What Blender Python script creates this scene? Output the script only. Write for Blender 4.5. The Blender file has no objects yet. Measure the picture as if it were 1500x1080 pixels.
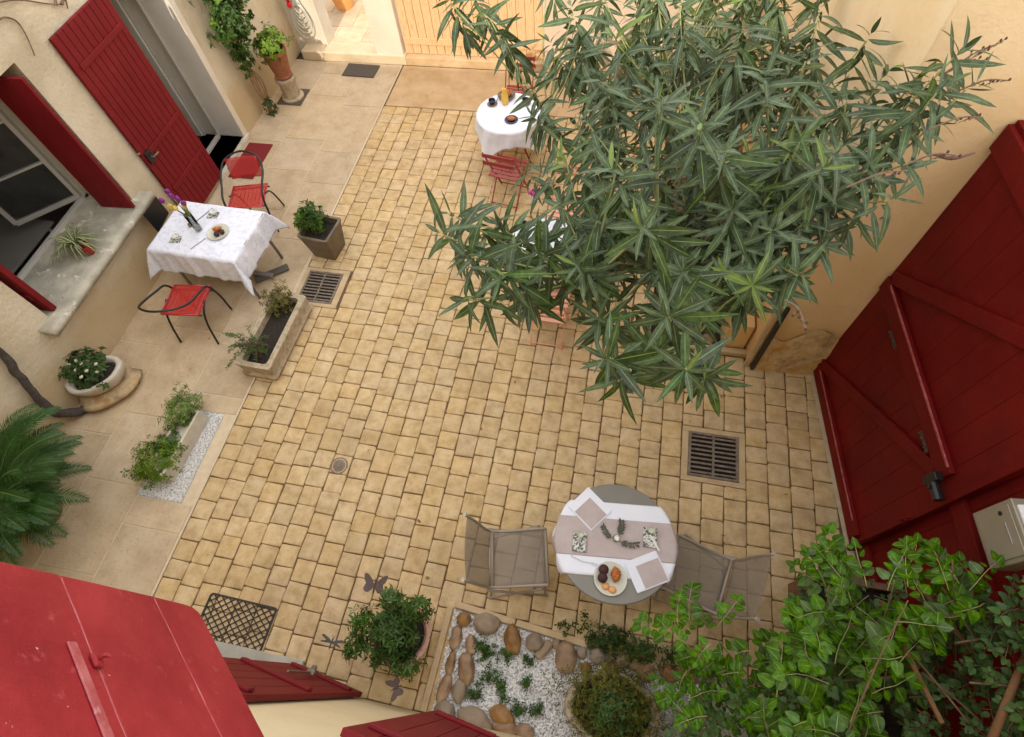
import bpy, math, random
from math import sin, cos, pi, radians, sqrt, atan2
from mathutils import Vector, Matrix, noise
random.seed(7)
S = bpy.context.scene
C = S.collection
# ------------------------------------------------------------------ camera
HC = 5.2                                   # camera height above the paving
FPX = 816.0
_N = Vector((62., 468., FPX)); _V = Vector((321., -1465., FPX))
_dn = _N.normalized(); _y = _V.normalized(); _y = (_y - _dn * _dn.dot(_y)).normalized()
_z = -_dn; _x = _y.cross(_z)
RM = Matrix((_x, _y, _z))
cam_d = bpy.data.cameras.new('camera'); cam = bpy.data.objects.new('camera', cam_d); C.objects.link(cam)
cr = RM @ Vector((1, 0, 0)); cu = RM @ Vector((0, -1, 0)); cb = RM @ Vector((0, 0, -1))
cam.matrix_world = Matrix(((cr.x, cu.x, cb.x, 0), (cr.y, cu.y, cb.y, 0), (cr.z, cu.z, cb.z, HC), (0, 0, 0, 1)))
cam_d.sensor_width = 36; cam_d.lens = 36 * FPX / 1500; cam_d.clip_start = 0.05; cam_d.clip_end = 300
S.camera = cam
# ------------------------------------------------------------------ sky and sun
SUN_EL = radians(36); SUN_DIR = Vector((0.06, -1.0, 0)).normalized() * cos(SUN_EL) + Vector((0, 0, sin(SUN_EL)))
W = bpy.data.worlds.new('World'); S.world = W; W.use_nodes = True
nt = W.node_tree; bg = nt.nodes['Background']
sky = nt.nodes.new('ShaderNodeTexSky'); sky.sky_type = 'NISHITA'; sky.sun_disc = False
sky.sun_elevation = SUN_EL; sky.sun_rotation = atan2(SUN_DIR.x, SUN_DIR.y)
sky.dust_density = 3.0; sky.air_density = 1.0; sky.ozone_density = 1.0
sky_fill = nt.nodes.new('ShaderNodeMix'); sky_fill.data_type = 'RGBA'; sky_fill.inputs[0].default_value = 0.80   # even off-white added to the clear sky to brighten the shaded court
nt.links.new(sky.outputs[0], sky_fill.inputs[6]); sky_fill.inputs[7].default_value = (9.0, 9.2, 9.6, 1)
nt.links.new(sky_fill.outputs[2], bg.inputs[0]); bg.inputs[1].default_value = 0.15
sd = bpy.data.lights.new('sun', 'SUN'); sd.energy = 2.0; sd.angle = radians(0.5); sd.color = (1.0, 0.93, 0.82)
so = bpy.data.objects.new('sun', sd); C.objects.link(so); so.rotation_euler = SUN_DIR.to_track_quat('Z', 'Y').to_euler()
so.location = (0, 0, 12)
S.view_settings.view_transform = 'Standard'; S.view_settings.look = 'None'
S.view_settings.exposure = 0.92; S.view_settings.gamma = 1.0; S.view_settings.use_curve_mapping = False
S.view_settings.use_white_balance = True
S.view_settings.white_balance_temperature = 6800; S.view_settings.white_balance_tint = 10
try:
    S.cycles.max_bounces = 8; S.cycles.diffuse_bounces = 5; S.cycles.transparent_max_bounces = 12
except Exception: pass

# ------------------------------------------------------------------ helpers
def P(px, py, z=0.0):                      # a point of the courtyard at height z
    d = RM @ Vector((px - 750, py - 540, FPX)); t = (z - HC) / d.z
    return Vector((d.x * t, d.y * t, z))
def V(*a): return Vector(a)
def rnd(a, b): return random.uniform(a, b)

class MB:
    def __init__(s): s.v = []; s.f = []; s.uv = {}; s.mi = {}; s.m = 0
    def face(s, idx, uv=None):
        s.f.append(tuple(idx))
        if uv: s.uv[len(s.f) - 1] = uv
        if s.m: s.mi[len(s.f) - 1] = s.m
    def quad(s, a, b, c, d, uv=None):
        n = len(s.v); s.v += [Vector(a), Vector(b), Vector(c), Vector(d)]; s.face((n, n+1, n+2, n+3), uv)
    def box(s, x0, x1, y0, y1, z0, z1, M=None):
        n = len(s.v)
        for z in (z0, z1):
            for x, y in ((x0, y0), (x1, y0), (x1, y1), (x0, y1)):
                p = Vector((x, y, z)); s.v.append(M @ p if M else p)
        for q in ((3,2,1,0),(4,5,6,7),(0,1,5,4),(1,2,6,5),(2,3,7,6),(3,0,4,7)): s.face([n+i for i in q])
    def bar(s, a, b, w, h, up=Vector((0,0,1))):   # rectangular bar from a to b
        a = Vector(a); b = Vector(b); d = (b-a); L = d.length; d.normalize()
        r = d.cross(up)
        if r.length < 1e-4: r = d.cross(Vector((1,0,0)))
        r.normalize(); u = r.cross(d)
        M = Matrix(((r.x,d.x,u.x,a.x),(r.y,d.y,u.y,a.y),(r.z,d.z,u.z,a.z),(0,0,0,1)))
        s.box(-w/2, w/2, 0, L, -h/2, h/2, M)
    def tube(s, pts, r, n=8, cap=True, r2=None):
        pts = [Vector(p) for p in pts]; k = len(pts)
        rad = r if isinstance(r, (list, tuple)) else [r + (0 if r2 is None else (r2-r)*i/(k-1)) for i in range(k)]
        b0 = len(s.v); t0 = (pts[1]-pts[0]).normalized()
        u = t0.cross(Vector((0,0,1)));
        if u.length < 1e-3: u = t0.cross(Vector((1,0,0)))
        u.normalize()
        for i, p in enumerate(pts):
            t = (pts[min(i+1,k-1)] - pts[max(i-1,0)])
            if t.length < 1e-9: t = t0
            t.normalize(); u = (u - t*u.dot(t))
            if u.length < 1e-6: u = t.orthogonal()
            u.normalize(); w = t.cross(u)
            for j in range(n):
                a = 2*pi*j/n; s.v.append(p + (u*cos(a) + w*sin(a))*rad[i])
        for i in range(k-1):
            for j in range(n):
                j2 = (j+1) % n
                s.face((b0+i*n+j, b0+i*n+j2, b0+(i+1)*n+j2, b0+(i+1)*n+j))
        if cap:
            s.face([b0+j for j in range(n)][::-1]); s.face([b0+(k-1)*n+j for j in range(n)])
    def lathe(s, prof, n=24, c=(0,0,0), M=None, close=False):
        b0 = len(s.v); k = len(prof); c = Vector(c)
        for r, z in prof:
            for j in range(n):
                a = 2*pi*j/n; p = Vector((r*cos(a), r*sin(a), z))
                if M: p = M @ p
                s.v.append(p + c)
        for i in range(k-1):
            for j in range(n):
                j2 = (j+1) % n
                s.face((b0+i*n+j, b0+i*n+j2, b0+(i+1)*n+j2, b0+(i+1)*n+j))
        s.face([b0+j for j in range(n)][::-1]); s.face([b0+(k-1)*n+j for j in range(n)])
    def grid(s, fn, nu, nv, closeu=False):
        b0 = len(s.v)
        for j in range(nv+1):
            for i in range(nu + (0 if closeu else 1)): s.v.append(Vector(fn(i/nu, j/nv)))
        w = nu if closeu else nu+1
        for j in range(nv):
            for i in range(nu):
                i2 = (i+1) % w if closeu else i+1
                s.face((b0+j*w+i, b0+j*w+i2, b0+(j+1)*w+i2, b0+(j+1)*w+i), ((i/nu, j/nv), ((i+1)/nu, j/nv), ((i+1)/nu, (j+1)/nv), (i/nu, (j+1)/nv)))
    def blob(s, c, rx, ry, rz, rot=0, amp=0.1, fr=2.0, seed=0, nu=16, nv=10, M=None):
        b0 = len(s.v); c = Vector(c)
        for j in range(1, nv):
            for i in range(nu):
                th = pi*j/nv; ph = 2*pi*i/nu
                d = Vector((sin(th)*cos(ph), sin(th)*sin(ph), cos(th)))
                k = 1 + amp*noise.noise(d*fr + Vector((seed*7.3, seed*1.7, 0)))*1.6
                p = Vector((d.x*rx*k, d.y*ry*k, d.z*rz*k)); p.rotate(Matrix.Rotation(rot, 3, 'Z'))
                if M: p = M @ p
                s.v.append(c+p)
        t = len(s.v)
        for zz in (rz, -rz):
            p = Vector((0, 0, zz));
            if M: p = M @ p
            s.v.append(c+p)
        for j in range(nv-2):
            for i in range(nu):
                i2 = (i+1) % nu; s.face((b0+j*nu+i, b0+(j+1)*nu+i, b0+(j+1)*nu+i2, b0+j*nu+i2))
        for i in range(nu):
            i2 = (i+1) % nu; s.face((t, b0+i, b0+i2)); s.face((t+1, b0+(nv-2)*nu+i2, b0+(nv-2)*nu+i))
    def add(s, o, M):
        n = len(s.v); k = len(s.f)
        s.v += [M @ p for p in o.v]
        for i, f in enumerate(o.f):
            s.f.append(tuple(n+j for j in f))
            if i in o.uv: s.uv[k+i] = o.uv[i]
    def mesh(s, name, mats, smooth=False):
        me = bpy.data.meshes.new(name); me.from_pydata([tuple(p) for p in s.v], [], s.f)
        for m in (mats if isinstance(mats, (list, tuple)) else [mats]): me.materials.append(m)
        if s.uv:
            ul = me.uv_layers.new(name='UVMap')
            for i, p in enumerate(me.polygons):
                if i in s.uv:
                    for li, q in zip(p.loop_indices, s.uv[i]): ul.data[li].uv = q
        for i, m in s.mi.items(): me.polygons[i].material_index = m
        if smooth:
            me.polygons.foreach_set('use_smooth', [True]*len(me.polygons))
            if smooth == 2:
                try: me.set_sharp_from_angle(angle=radians(40))
                except Exception: pass
        me.update(); return me

def tag(o, label=None, cat=None, group=None, kind=None):
    if label: o['label'] = label
    if cat: o['category'] = cat
    if group: o['group'] = group
    if kind: o['kind'] = kind
    return o
def obj(name, mb, mat, parent=None, smooth=False, bevel=0, loc=None, rz=0, label=None, cat=None, group=None, kind=None, seg=2):
    me = mb if isinstance(mb, bpy.types.Mesh) else mb.mesh(name, mat, smooth)
    o = bpy.data.objects.new(name, me); C.objects.link(o)
    if parent: o.parent = parent
    if loc is not None: o.location = loc
    if rz: o.rotation_euler = (0, 0, rz)
    if bevel:
        b = o.modifiers.new('bevel', 'BEVEL'); b.width = bevel; b.segments = seg; b.limit_method = 'ANGLE'; b.angle_limit = radians(50)
    return tag(o, label, cat, group, kind)
def empty(name, loc, label, cat, group=None, rz=0, kind=None):
    o = bpy.data.objects.new(name, None); C.objects.link(o); o.location = loc; o.rotation_euler = (0, 0, rz); o.empty_display_size = .1
    return tag(o, label, cat, group, kind)
def boxo(name, x0, x1, y0, y1, z0, z1, mat, parent=None, bevel=0.003, **k):
    m = MB(); m.box(x0, x1, y0, y1, z0, z1); return obj(name, m, mat, parent, bevel=bevel, **k)
def copy_tree(o, parent=None):
    c = o.copy(); C.objects.link(c); c.parent = parent
    for ch in [q for q in o.children]: copy_tree(ch, c)
    return c
def curve(pts, n=8):                       # Catmull-Rom through points
    pts = [Vector(p) for p in pts]; q = [2*pts[0]-pts[1]] + pts + [2*pts[-1]-pts[-2]]; out = []
    for i in range(1, len(q)-2):
        for k in range(n):
            t = k/n; a, b, c, d = q[i-1:i+3]
            out.append(.5*((2*b) + (c-a)*t + (2*a-5*b+4*c-d)*t*t + (3*b-a-3*c+d)*t**3))
    return out + [pts[-1]]
def inpoly(x, y, poly):
    c = False; n = len(poly)
    for i in range(n):
        x1, y1 = poly[i]; x2, y2 = poly[(i+1) % n]
        if (y1 > y) != (y2 > y) and x < (x2-x1)*(y-y1)/(y2-y1)+x1: c = not c
    return c

# ------------------------------------------------------------------ materials
def mat(name, cols, scale=4.0, rough=0.8, bump=0.0, bscale=60.0, metal=0.0, spec=0.5, detail=6, objrnd=0.0, stains=None, coords='pos', trans=0.0, coat=0.0, bdist=0.01, stretch=None, contrast=(0.35, 0.65), foot=None):
    m = bpy.data.materials.new(name); m.use_nodes = True; t = m.node_tree; N = t.nodes; L = t.links
    b = N['Principled BSDF']; out = N['Material Output']
    b.inputs['Roughness'].default_value = rough; b.inputs['Metallic'].default_value = metal
    b.inputs['Specular IOR Level'].default_value = spec
    if coat: b.inputs['Coat Weight'].default_value = coat; b.inputs['Coat Roughness'].default_value = 0.2
    if coords == 'pos':
        g = N.new('ShaderNodeNewGeometry'); vec = g.outputs['Position']
    else:
        g = N.new('ShaderNodeTexCoord'); vec = g.outputs['Object']
    if stretch:
        mp = N.new('ShaderNodeMapping'); mp.inputs['Scale'].default_value = stretch; L.new(vec, mp.inputs[0]); vec = mp.outputs[0]
    if isinstance(cols[0], (int, float)): cols = [cols]
    def tex(sc, det=detail, ro=.6):
        n = N.new('ShaderNodeTexNoise'); n.inputs['Scale'].default_value = sc; n.inputs['Detail'].default_value = det; n.inputs['Roughness'].default_value = ro
        L.new(vec, n.inputs['Vector']); return n.outputs['Fac']
    if len(cols) > 1:
        r = N.new('ShaderNodeValToRGB'); cr_ = r.color_ramp
        while len(cr_.elements) < len(cols): cr_.elements.new(.5)
        for i, c in enumerate(cols):
            cr_.elements[i].position = contrast[0] + (contrast[1]-contrast[0])*i/(len(cols)-1); cr_.elements[i].color = (*c, 1)
        L.new(tex(scale), r.inputs[0]); col = r.outputs[0]
    else:
        r = N.new('ShaderNodeRGB'); r.outputs[0].default_value = (*cols[0], 1); col = r.outputs[0]
    if objrnd:
        oi = N.new('ShaderNodeObjectInfo'); mr = N.new('ShaderNodeMapRange'); mr.inputs['To Min'].default_value = 1-objrnd; mr.inputs['To Max'].default_value = 1+objrnd
        L.new(oi.outputs['Random'], mr.inputs[0])
        hs = N.new('ShaderNodeHueSaturation'); L.new(mr.outputs[0], hs.inputs['Value']); L.new(col, hs.inputs['Color'])
        m2 = N.new('ShaderNodeMapRange'); m2.inputs['To Min'].default_value = 1-objrnd*1.1; m2.inputs['To Max'].default_value = 1+objrnd*.7
        wn = N.new('ShaderNodeTexWhiteNoise'); wn.noise_dimensions = '1D'; L.new(oi.outputs['Random'], wn.inputs['W']); L.new(wn.outputs['Value'], m2.inputs[0]); L.new(m2.outputs[0], hs.inputs['Saturation'])
        col = hs.outputs[0]
    for st in (stains or []):              # (colour, scale, threshold lo, hi, strength)
        c2, sc, lo, hi, amt = st
        mr = N.new('ShaderNodeMapRange'); mr.inputs['From Min'].default_value = lo; mr.inputs['From Max'].default_value = hi; mr.inputs['To Max'].default_value = amt
        L.new(tex(sc, 8, .65), mr.inputs[0]); mx = N.new('ShaderNodeMix'); mx.data_type = 'RGBA'
        L.new(mr.outputs[0], mx.inputs[0]); L.new(col, mx.inputs[6]); mx.inputs[7].default_value = (*c2, 1); col = mx.outputs[2]
    if foot:                               # dirty or damp foot of a wall: (colour, height, softness, strength)
        c2, h0, sf, amt = foot; g2_ = N.new('ShaderNodeNewGeometry'); sx = N.new('ShaderNodeSeparateXYZ'); L.new(g2_.outputs['Position'], sx.inputs[0])
        ad = N.new('ShaderNodeMath'); ad.operation = 'MULTIPLY_ADD'; L.new(tex(2.2, 8, .7), ad.inputs[0]); ad.inputs[1].default_value = sf*2.2; L.new(sx.outputs[2], ad.inputs[2])
        mr = N.new('ShaderNodeMapRange'); mr.inputs['From Min'].default_value = h0+sf*1.1-sf*.5; mr.inputs['From Max'].default_value = h0+sf*1.1+sf*.5; mr.inputs['To Min'].default_value = amt; mr.inputs['To Max'].default_value = 0
        L.new(ad.outputs[0], mr.inputs[0]); mx = N.new('ShaderNodeMix'); mx.data_type = 'RGBA'; L.new(mr.outputs[0], mx.inputs[0]); L.new(col, mx.inputs[6]); mx.inputs[7].default_value = (*c2, 1); col = mx.outputs[2]
    L.new(col, b.inputs['Base Color'])
    if bump:
        bp = N.new('ShaderNodeBump'); bp.inputs['Strength'].default_value = bump; bp.inputs['Distance'].default_value = bdist
        L.new(tex(bscale, 5, .7), bp.inputs['Height']); L.new(bp.outputs[0], b.inputs['Normal'])
    if trans:
        tr = N.new('ShaderNodeBsdfTransparent'); mx = N.new('ShaderNodeMixShader'); mx.inputs[0].default_value = trans
        L.new(b.outputs[0], mx.inputs[1]); L.new(tr.outputs[0], mx.inputs[2]); L.new(mx.outputs[0], out.inputs[0])
    m['rgb'] = 1
    return m
def leafmat(name, c1, c2, rib, rough=.45, tl=.25, ribw=.06, scale=30, objrnd=.18, tipc=None, spec=.25):
    m = mat(name, [c1, c2], scale=scale, rough=rough, objrnd=objrnd, spec=spec); t = m.node_tree; N = t.nodes; L = t.links; b = N['Principled BSDF']
    src = b.inputs['Base Color'].links[0].from_socket
    # clump to clump change in tone
    g = N.new('ShaderNodeNewGeometry'); n = N.new('ShaderNodeTexNoise'); n.inputs['Scale'].default_value = 5; L.new(g.outputs['Position'], n.inputs['Vector'])
    mr0 = N.new('ShaderNodeMapRange'); mr0.inputs['From Min'].default_value = .3; mr0.inputs['From Max'].default_value = .7; mr0.inputs['To Min'].default_value = .7; mr0.inputs['To Max'].default_value = 1.35
    L.new(n.outputs['Fac'], mr0.inputs[0]); hs = N.new('ShaderNodeHueSaturation'); L.new(mr0.outputs[0], hs.inputs['Value']); L.new(src, hs.inputs['Color']); src = hs.outputs[0]
    uv = N.new('ShaderNodeUVMap'); sp = N.new('ShaderNodeSeparateXYZ'); L.new(uv.outputs[0], sp.inputs[0])
    su = N.new('ShaderNodeMath'); su.operation = 'SUBTRACT'; L.new(sp.outputs[0], su.inputs[0]); su.inputs[1].default_value = .5
    ab = N.new('ShaderNodeMath'); ab.operation = 'ABSOLUTE'; L.new(su.outputs[0], ab.inputs[0])
    mr = N.new('ShaderNodeMapRange'); mr.inputs['From Min'].default_value = ribw; mr.inputs['From Max'].default_value = ribw*1.8; mr.inputs['To Min'].default_value = 1; mr.inputs['To Max'].default_value = 0
    L.new(ab.outputs[0], mr.inputs[0]); mx = N.new('ShaderNodeMix'); mx.data_type = 'RGBA'; L.new(mr.outputs[0], mx.inputs[0]); L.new(src, mx.inputs[6]); mx.inputs[7].default_value = (*rib, 1)
    L.new(mx.outputs[2], b.inputs['Base Color'])
    td = N.new('ShaderNodeBsdfTranslucent'); L.new(mx.outputs[2], td.inputs[0]); ms = N.new('ShaderNodeMixShader'); ms.inputs[0].default_value = tl
    L.new(b.outputs[0], ms.inputs[1]); L.new(td.outputs[0], ms.inputs[2]); L.new(ms.outputs[0], N['Material Output'].inputs[0])
    return m
DK = (.09, .055, .025)
M_paver = mat('paver_stone', [(.47,.325,.155), (.575,.41,.21), (.64,.48,.27)], 9, .85, .55, 80, objrnd=.07,
              stains=[((.60,.37,.13), 2.2, .54, .70, .35), ((.34,.24,.13), .9, .52, .70, .5), ((.20,.15,.08), 4.5, .62, .74, .4), ((.26,.17,.09), 42, .58, .70, .55), ((.74,.60,.38), 60, .60, .70, .4)])
M_joint = mat('joint_sand', [(.085,.052,.022), (.20,.125,.055)], 14, .95, .4, 120)
M_flag = mat('flagstone', [(.47,.345,.21), (.53,.40,.25), (.58,.45,.295)], 4.5, .75, .5, 55, objrnd=.07,
             stains=[((.34,.25,.15), 1.6, .52, .75, .5), ((.62,.50,.34), 8, .55, .7, .4), ((.30,.22,.13), 26, .55, .70, .6), ((.66,.55,.40), 45, .58, .7, .5)])
M_grout = mat('pale_grout', [(.58,.46,.31), (.66,.54,.38)], 12, .9, .3, 90)
M_slab = mat('concrete_slab', [(.46,.31,.16), (.58,.42,.25)], 3, .9, .5, 60, stains=[((.25,.17,.09), 5, .58, .75, .6), ((.65,.5,.3), 30, .6, .7, .4)])
M_plasterL = mat('cream_plaster', foot=((.50,.36,.19), .55, .30, .75), cols=[(.50,.42,.28), (.60,.51,.36), (.67,.58,.43)], scale=1.6, rough=.9, bump=.7, bscale=22, bdist=.02, stains=[((.62,.50,.30), 3.0, .5, .7, .5), ((.36,.30,.20), 6, .62, .8, .4)])
M_plasterR = mat('ochre_plaster', foot=((.60,.36,.13), .75, .35, .7), cols=[(.82,.58,.31), (.86,.64,.38)], scale=1.2, rough=.9, bump=.3, bscale=30, bdist=.02, stains=[((.88,.70,.45), 2.6, .5, .7, .5), ((.62,.42,.20), 1.1, .52, .75, .5), ((.60,.42,.22), 14, .60, .75, .35)])
M_plasterP = mat('pinkish_plaster', [(.52,.40,.29), (.58,.46,.34)], 1.2, .9, .3, 30, bdist=.02)
M_plasterW = mat('white_render', [(.60,.53,.42), (.68,.61,.50)], 2.2, .9, .25, 30, bdist=.02, stains=[((.55,.47,.35), 5, .6, .8, .35)])
M_house = mat('house_front_plaster', foot=((.50,.38,.22), .2, .3, .6), cols=[(.66,.53,.31), (.74,.61,.38)], scale=1.4, rough=.9, bump=.3, bscale=30, bdist=.02)
M_ochstone = mat('bare_ochre_stone', [(.62,.34,.07), (.70,.52,.28), (.42,.26,.10)], 5, .95, .9, 22, bdist=.04, contrast=(.35,.7))
M_reveal = mat('grey_white_reveal', [(.56,.55,.50), (.66,.64,.60)], 2, .6, .15, 40, stains=[((.25,.24,.21), 18, .66, .72, .5)])
M_red = mat('red_paint', [(.150,.006,.009), (.185,.009,.012)], 3, .6, .3, 90, spec=.22, stains=[((.42,.15,.13), 40, .71, .73, .6), ((.22,.03,.03), 8, .58, .75, .4), ((.12,.008,.010), 6, .5, .8, .5)], coords='pos')
M_redgate = mat('dark_red_gate_paint', [(.135,.003,.003), (.175,.006,.005)], 2.5, .6, .35, 70, spec=.18, foot=((.10,.035,.02), .05, .15, .6), stains=[((.40,.12,.10), 38, .71, .73, .6), ((.20,.03,.02), 9, .58, .75, .5), ((.085,.005,.004), 1.5, .5, .7, .6)])
M_rednear = mat('red_shutter_paint', [(.235,.011,.016), (.34,.026,.030)], 7, .55, .6, 34, spec=.3, stretch=(1,1,1), stains=[((.75,.45,.42), 48, .70, .72, .85), ((.25,.012,.02), 9, .48, .72, .6), ((.52,.10,.11), 30, .60, .72, .5)], bdist=.004)
M_redpale = mat('worn_pink_edge', [(.44,.12,.12), (.32,.035,.04)], 25, .6, .3, 60, stains=[((.65,.4,.36), 40, .6, .7, .6)])
M_sill = mat('lichen_sill_stone', [(.29,.27,.21), (.40,.37,.29), (.52,.48,.38)], 4, .9, .6, 40, stains=[((.68,.64,.50), 7, .58, .64, .85), ((.16,.15,.12), 16, .60, .7, .6)])
M_dark = mat('dark_interior', [(.16,.12,.09), (.24,.19,.15)], 2, .8)
M_black = mat('black_metal', [(.012,.011,.011)], rough=.35, spec=.5)
M_iron = mat('cast_iron', [(.15,.115,.085), (.27,.215,.165)], 20, .6, .5, 80, metal=.3)
M_pitshade = mat('painted_pit_shade', [(.008,.007,.006)], rough=1)  # near-black colour standing in for the shade under the grates
M_redmetal = mat('red_lacquer', [(.50,.012,.020)], rough=.28, spec=.6, coat=.4)
M_redmesh = mat('red_perforated_sheet', [(.50,.03,.028)], rough=.35, spec=.5, trans=.40)
M_cloth = mat('white_cotton', [(.75,.77,.87), (.80,.82,.90)], 5, .85, .2, 160, stains=[((.52,.54,.66), 26, .53, .58, .5), ((.62,.62,.70), 7, .5, .7, .4)])
M_cloth2 = mat('plain_white_cotton', [(.76,.78,.87), (.80,.82,.90)], 5, .85, .2, 160)
M_linen = mat('taupe_linen', [(.46,.38,.37), (.52,.44,.43)], 9, .9, .4, 300)
M_taupe = mat('taupe_table_paint', [(.195,.18,.155), (.215,.20,.17)], 6, .45, .08, 60)
M_tex = mat('taupe_mesh_fabric', [(.27,.225,.18)], rough=.7, trans=.50)
M_texd = mat('taupe_frame', [(.30,.25,.20)], rough=.45)
M_pot = mat('brown_glazed_pot', [(.12,.09,.06), (.19,.15,.10)], 7, .45, .3, 30, stains=[((.30,.26,.20), 4, .6, .75, .4)])
M_terra = mat('terracotta', [(.24,.085,.04), (.33,.13,.065)], 8, .8, .3, 50, stains=[((.55,.40,.28), 6, .6, .75, .5)])
M_terra2 = mat('pink_terracotta', [(.45,.24,.17), (.56,.33,.25)], 8, .8, .3, 50)
M_troughs = mat('weathered_trough_stone', [(.36,.28,.19), (.48,.39,.27), (.28,.23,.14)], 10, .95, .8, 40, stains=[((.14,.16,.06), 7, .55, .7, .6)])
M_pale = mat('pale_stone', [(.52,.47,.38), (.62,.57,.47)], 8, .9, .5, 50, stains=[((.34,.24,.12), 6, .6, .75, .6)])
M_soil = mat('dark_soil', [(.018,.013,.010), (.04,.028,.02)], 30, 1, 1, 60)
M_wood = mat('orange_wood', [(.60,.36,.17), (.68,.44,.24), (.52,.28,.12)], 6, .7, .3, 60, stretch=(14,14,1), stains=[((.40,.20,.07), 3, .6, .75, .5)])
M_brownwood = mat('brown_trellis_wood', [(.13,.065,.03), (.21,.11,.055)], 8, .75, .4, 60, objrnd=.15)
M_bark = mat('oleander_bark', [(.20,.165,.10), (.33,.27,.17)], 20, .9, .6, 60)
M_twig = mat('green_twig', [(.22,.25,.08), (.34,.33,.13)], 20, .7)
M_redtwig = mat('brown_vine_stem', [(.13,.075,.045), (.21,.13,.08)], 20, .8)
M_gravel = mat('white_gravel', [(.52,.50,.47), (.72,.70,.68), (.85,.84,.82)], 60, .7, .3, 200, contrast=(.3,.6))
M_gravelb = mat('gravel_bed', [(.30,.28,.25), (.6,.58,.55)], 90, .9, .8, 120)
M_cob = mat('river_cobble', [(.17,.075,.025), (.29,.15,.05), (.40,.25,.11)], 5, .55, .2, 40, objrnd=.22, coords='obj')
M_cobg = mat('grey_cobble', [(.22,.155,.10), (.33,.25,.165)], 5, .7, .3, 40, objrnd=.15, coords='obj')
M_edge = mat('stone_kerb', [(.46,.33,.18), (.56,.42,.25)], 6, .85, .4, 50)
M_rubber = mat('black_rubber', [(.035,.030,.026)], rough=.8, bump=.3)
M_mat2 = mat('brown_doormat', [(.075,.058,.045), (.13,.105,.085)], 90, .95, 1, 300)
M_redmat = mat('dark_red_doormat', [(.20,.012,.014)], rough=.9, bump=.6, bscale=200)
M_navy = mat('navy_ceramic', [(.012,.018,.06)], rough=.15, spec=.6)
M_white = mat('white_ceramic', [(.74,.74,.68)], rough=.2, spec=.6)
M_cer = mat('pale_green_ceramic', [(.60,.60,.50)], rough=.25, spec=.6)
M_crois = mat('baked_crust', [(.55,.19,.04), (.36,.09,.02), (.66,.30,.09)], 22, .45, .4, 60)
M_choc = mat('dark_cake', [(.035,.010,.012), (.07,.02,.02)], 30, .7, .5, 80)
M_apr = mat('apricot_flesh', [(.75,.36,.12)], rough=.5)
M_sal = mat('salmon_paint', [(.78,.36,.24)], rough=.4, spec=.5)
M_cred = mat('dark_red_slats', [(.28,.025,.025)], rough=.4)
M_mail = mat('beige_mailbox_metal', [(.29,.26,.20), (.32,.29,.225)], 4, .4, .05, 60, metal=.2)
M_paper = mat('printed_paper', [(.78,.82,.84), (.45,.58,.66)], 14, .6, contrast=(.5,.62))
M_hose = mat('pale_hose', [(.55,.56,.50)], rough=.4)
M_hosered = mat('red_fitting', [(.75,.02,.035)], rough=.3)
M_purple = mat('purple_petal', [(.16,.015,.16), (.25,.03,.24)], 30, .6)
M_yellow = mat('yellow_petal', [(.75,.50,.06), (.80,.62,.20)], 30, .6)
M_pink = mat('magenta_petal', [(.50,.03,.25)], rough=.6)
M_glass = bpy.data.materials.new('clear_glass'); M_glass.use_nodes = True
_b = M_glass.node_tree.nodes['Principled BSDF']; _b.inputs['Base Color'].default_value = (.86,.93,.87,1); _b.inputs['Transmission Weight'].default_value = 1; _b.inputs['Roughness'].default_value = .03; _b.inputs['IOR'].default_value = 1.3
M_winglass = mat('window_pane', [(.10,.11,.11)], rough=.03, spec=.8, trans=.7)
M_frame = mat('off_white_frame', [(.46,.44,.39)], rough=.5)
M_book = mat('grey_print', [(.10,.10,.08), (.65,.66,.62)], 60, .5, contrast=(.47,.53))
M_steel = mat('steel', [(.45,.45,.46)], rough=.25, metal=.9)
M_juice = mat('orange_juice', [(.85,.52,.08)], rough=.4)
M_ole = leafmat('oleander_leaf', (.022,.050,.012), (.070,.108,.030), (.18,.24,.08), .42, .16, .032, objrnd=.32, spec=.35)
M_oley = leafmat('young_oleander_leaf', (.11,.19,.022), (.18,.27,.035), (.26,.32,.08), .4, .3)
M_vine = leafmat('vine_leaf', (.040,.125,.010), (.115,.235,.022), (.20,.33,.06), .42, .35, .03, objrnd=.32)
M_vined = leafmat('dark_rose_leaf', (.030,.080,.012), (.065,.14,.022), (.07,.13,.05), .45, .2, .03)
M_bush = leafmat('bush_leaf', (.035,.085,.012), (.07,.15,.022), (.10,.18,.04), .45, .25, .04)
M_bushl = leafmat('light_bush_leaf', (.085,.165,.018), (.16,.25,.03), (.2,.28,.06), .5, .3, .04)
M_olive = leafmat('olive_brown_leaf', (.12,.115,.03), (.20,.17,.05), (.2,.2,.08), .6, .2, .04)
M_palm = leafmat('cycad_leaflet', (.006,.032,.004), (.018,.062,.008), (.06,.14,.03), .35, .15, .08)
M_palmr = mat('cycad_rib', [(.10,.20,.035)], rough=.4)
M_spid = leafmat('spider_plant_leaf', (.16,.22,.06), (.10,.15,.04), (.50,.50,.28), .45, .3, .16)
M_moss = leafmat('moss', (.11,.12,.015), (.21,.19,.03), (.15,.15,.03), .8, .2)
M_climb = leafmat('dark_climber_leaf', (.025,.065,.012), (.055,.11,.02), (.09,.15,.04), .4, .25)

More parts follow.
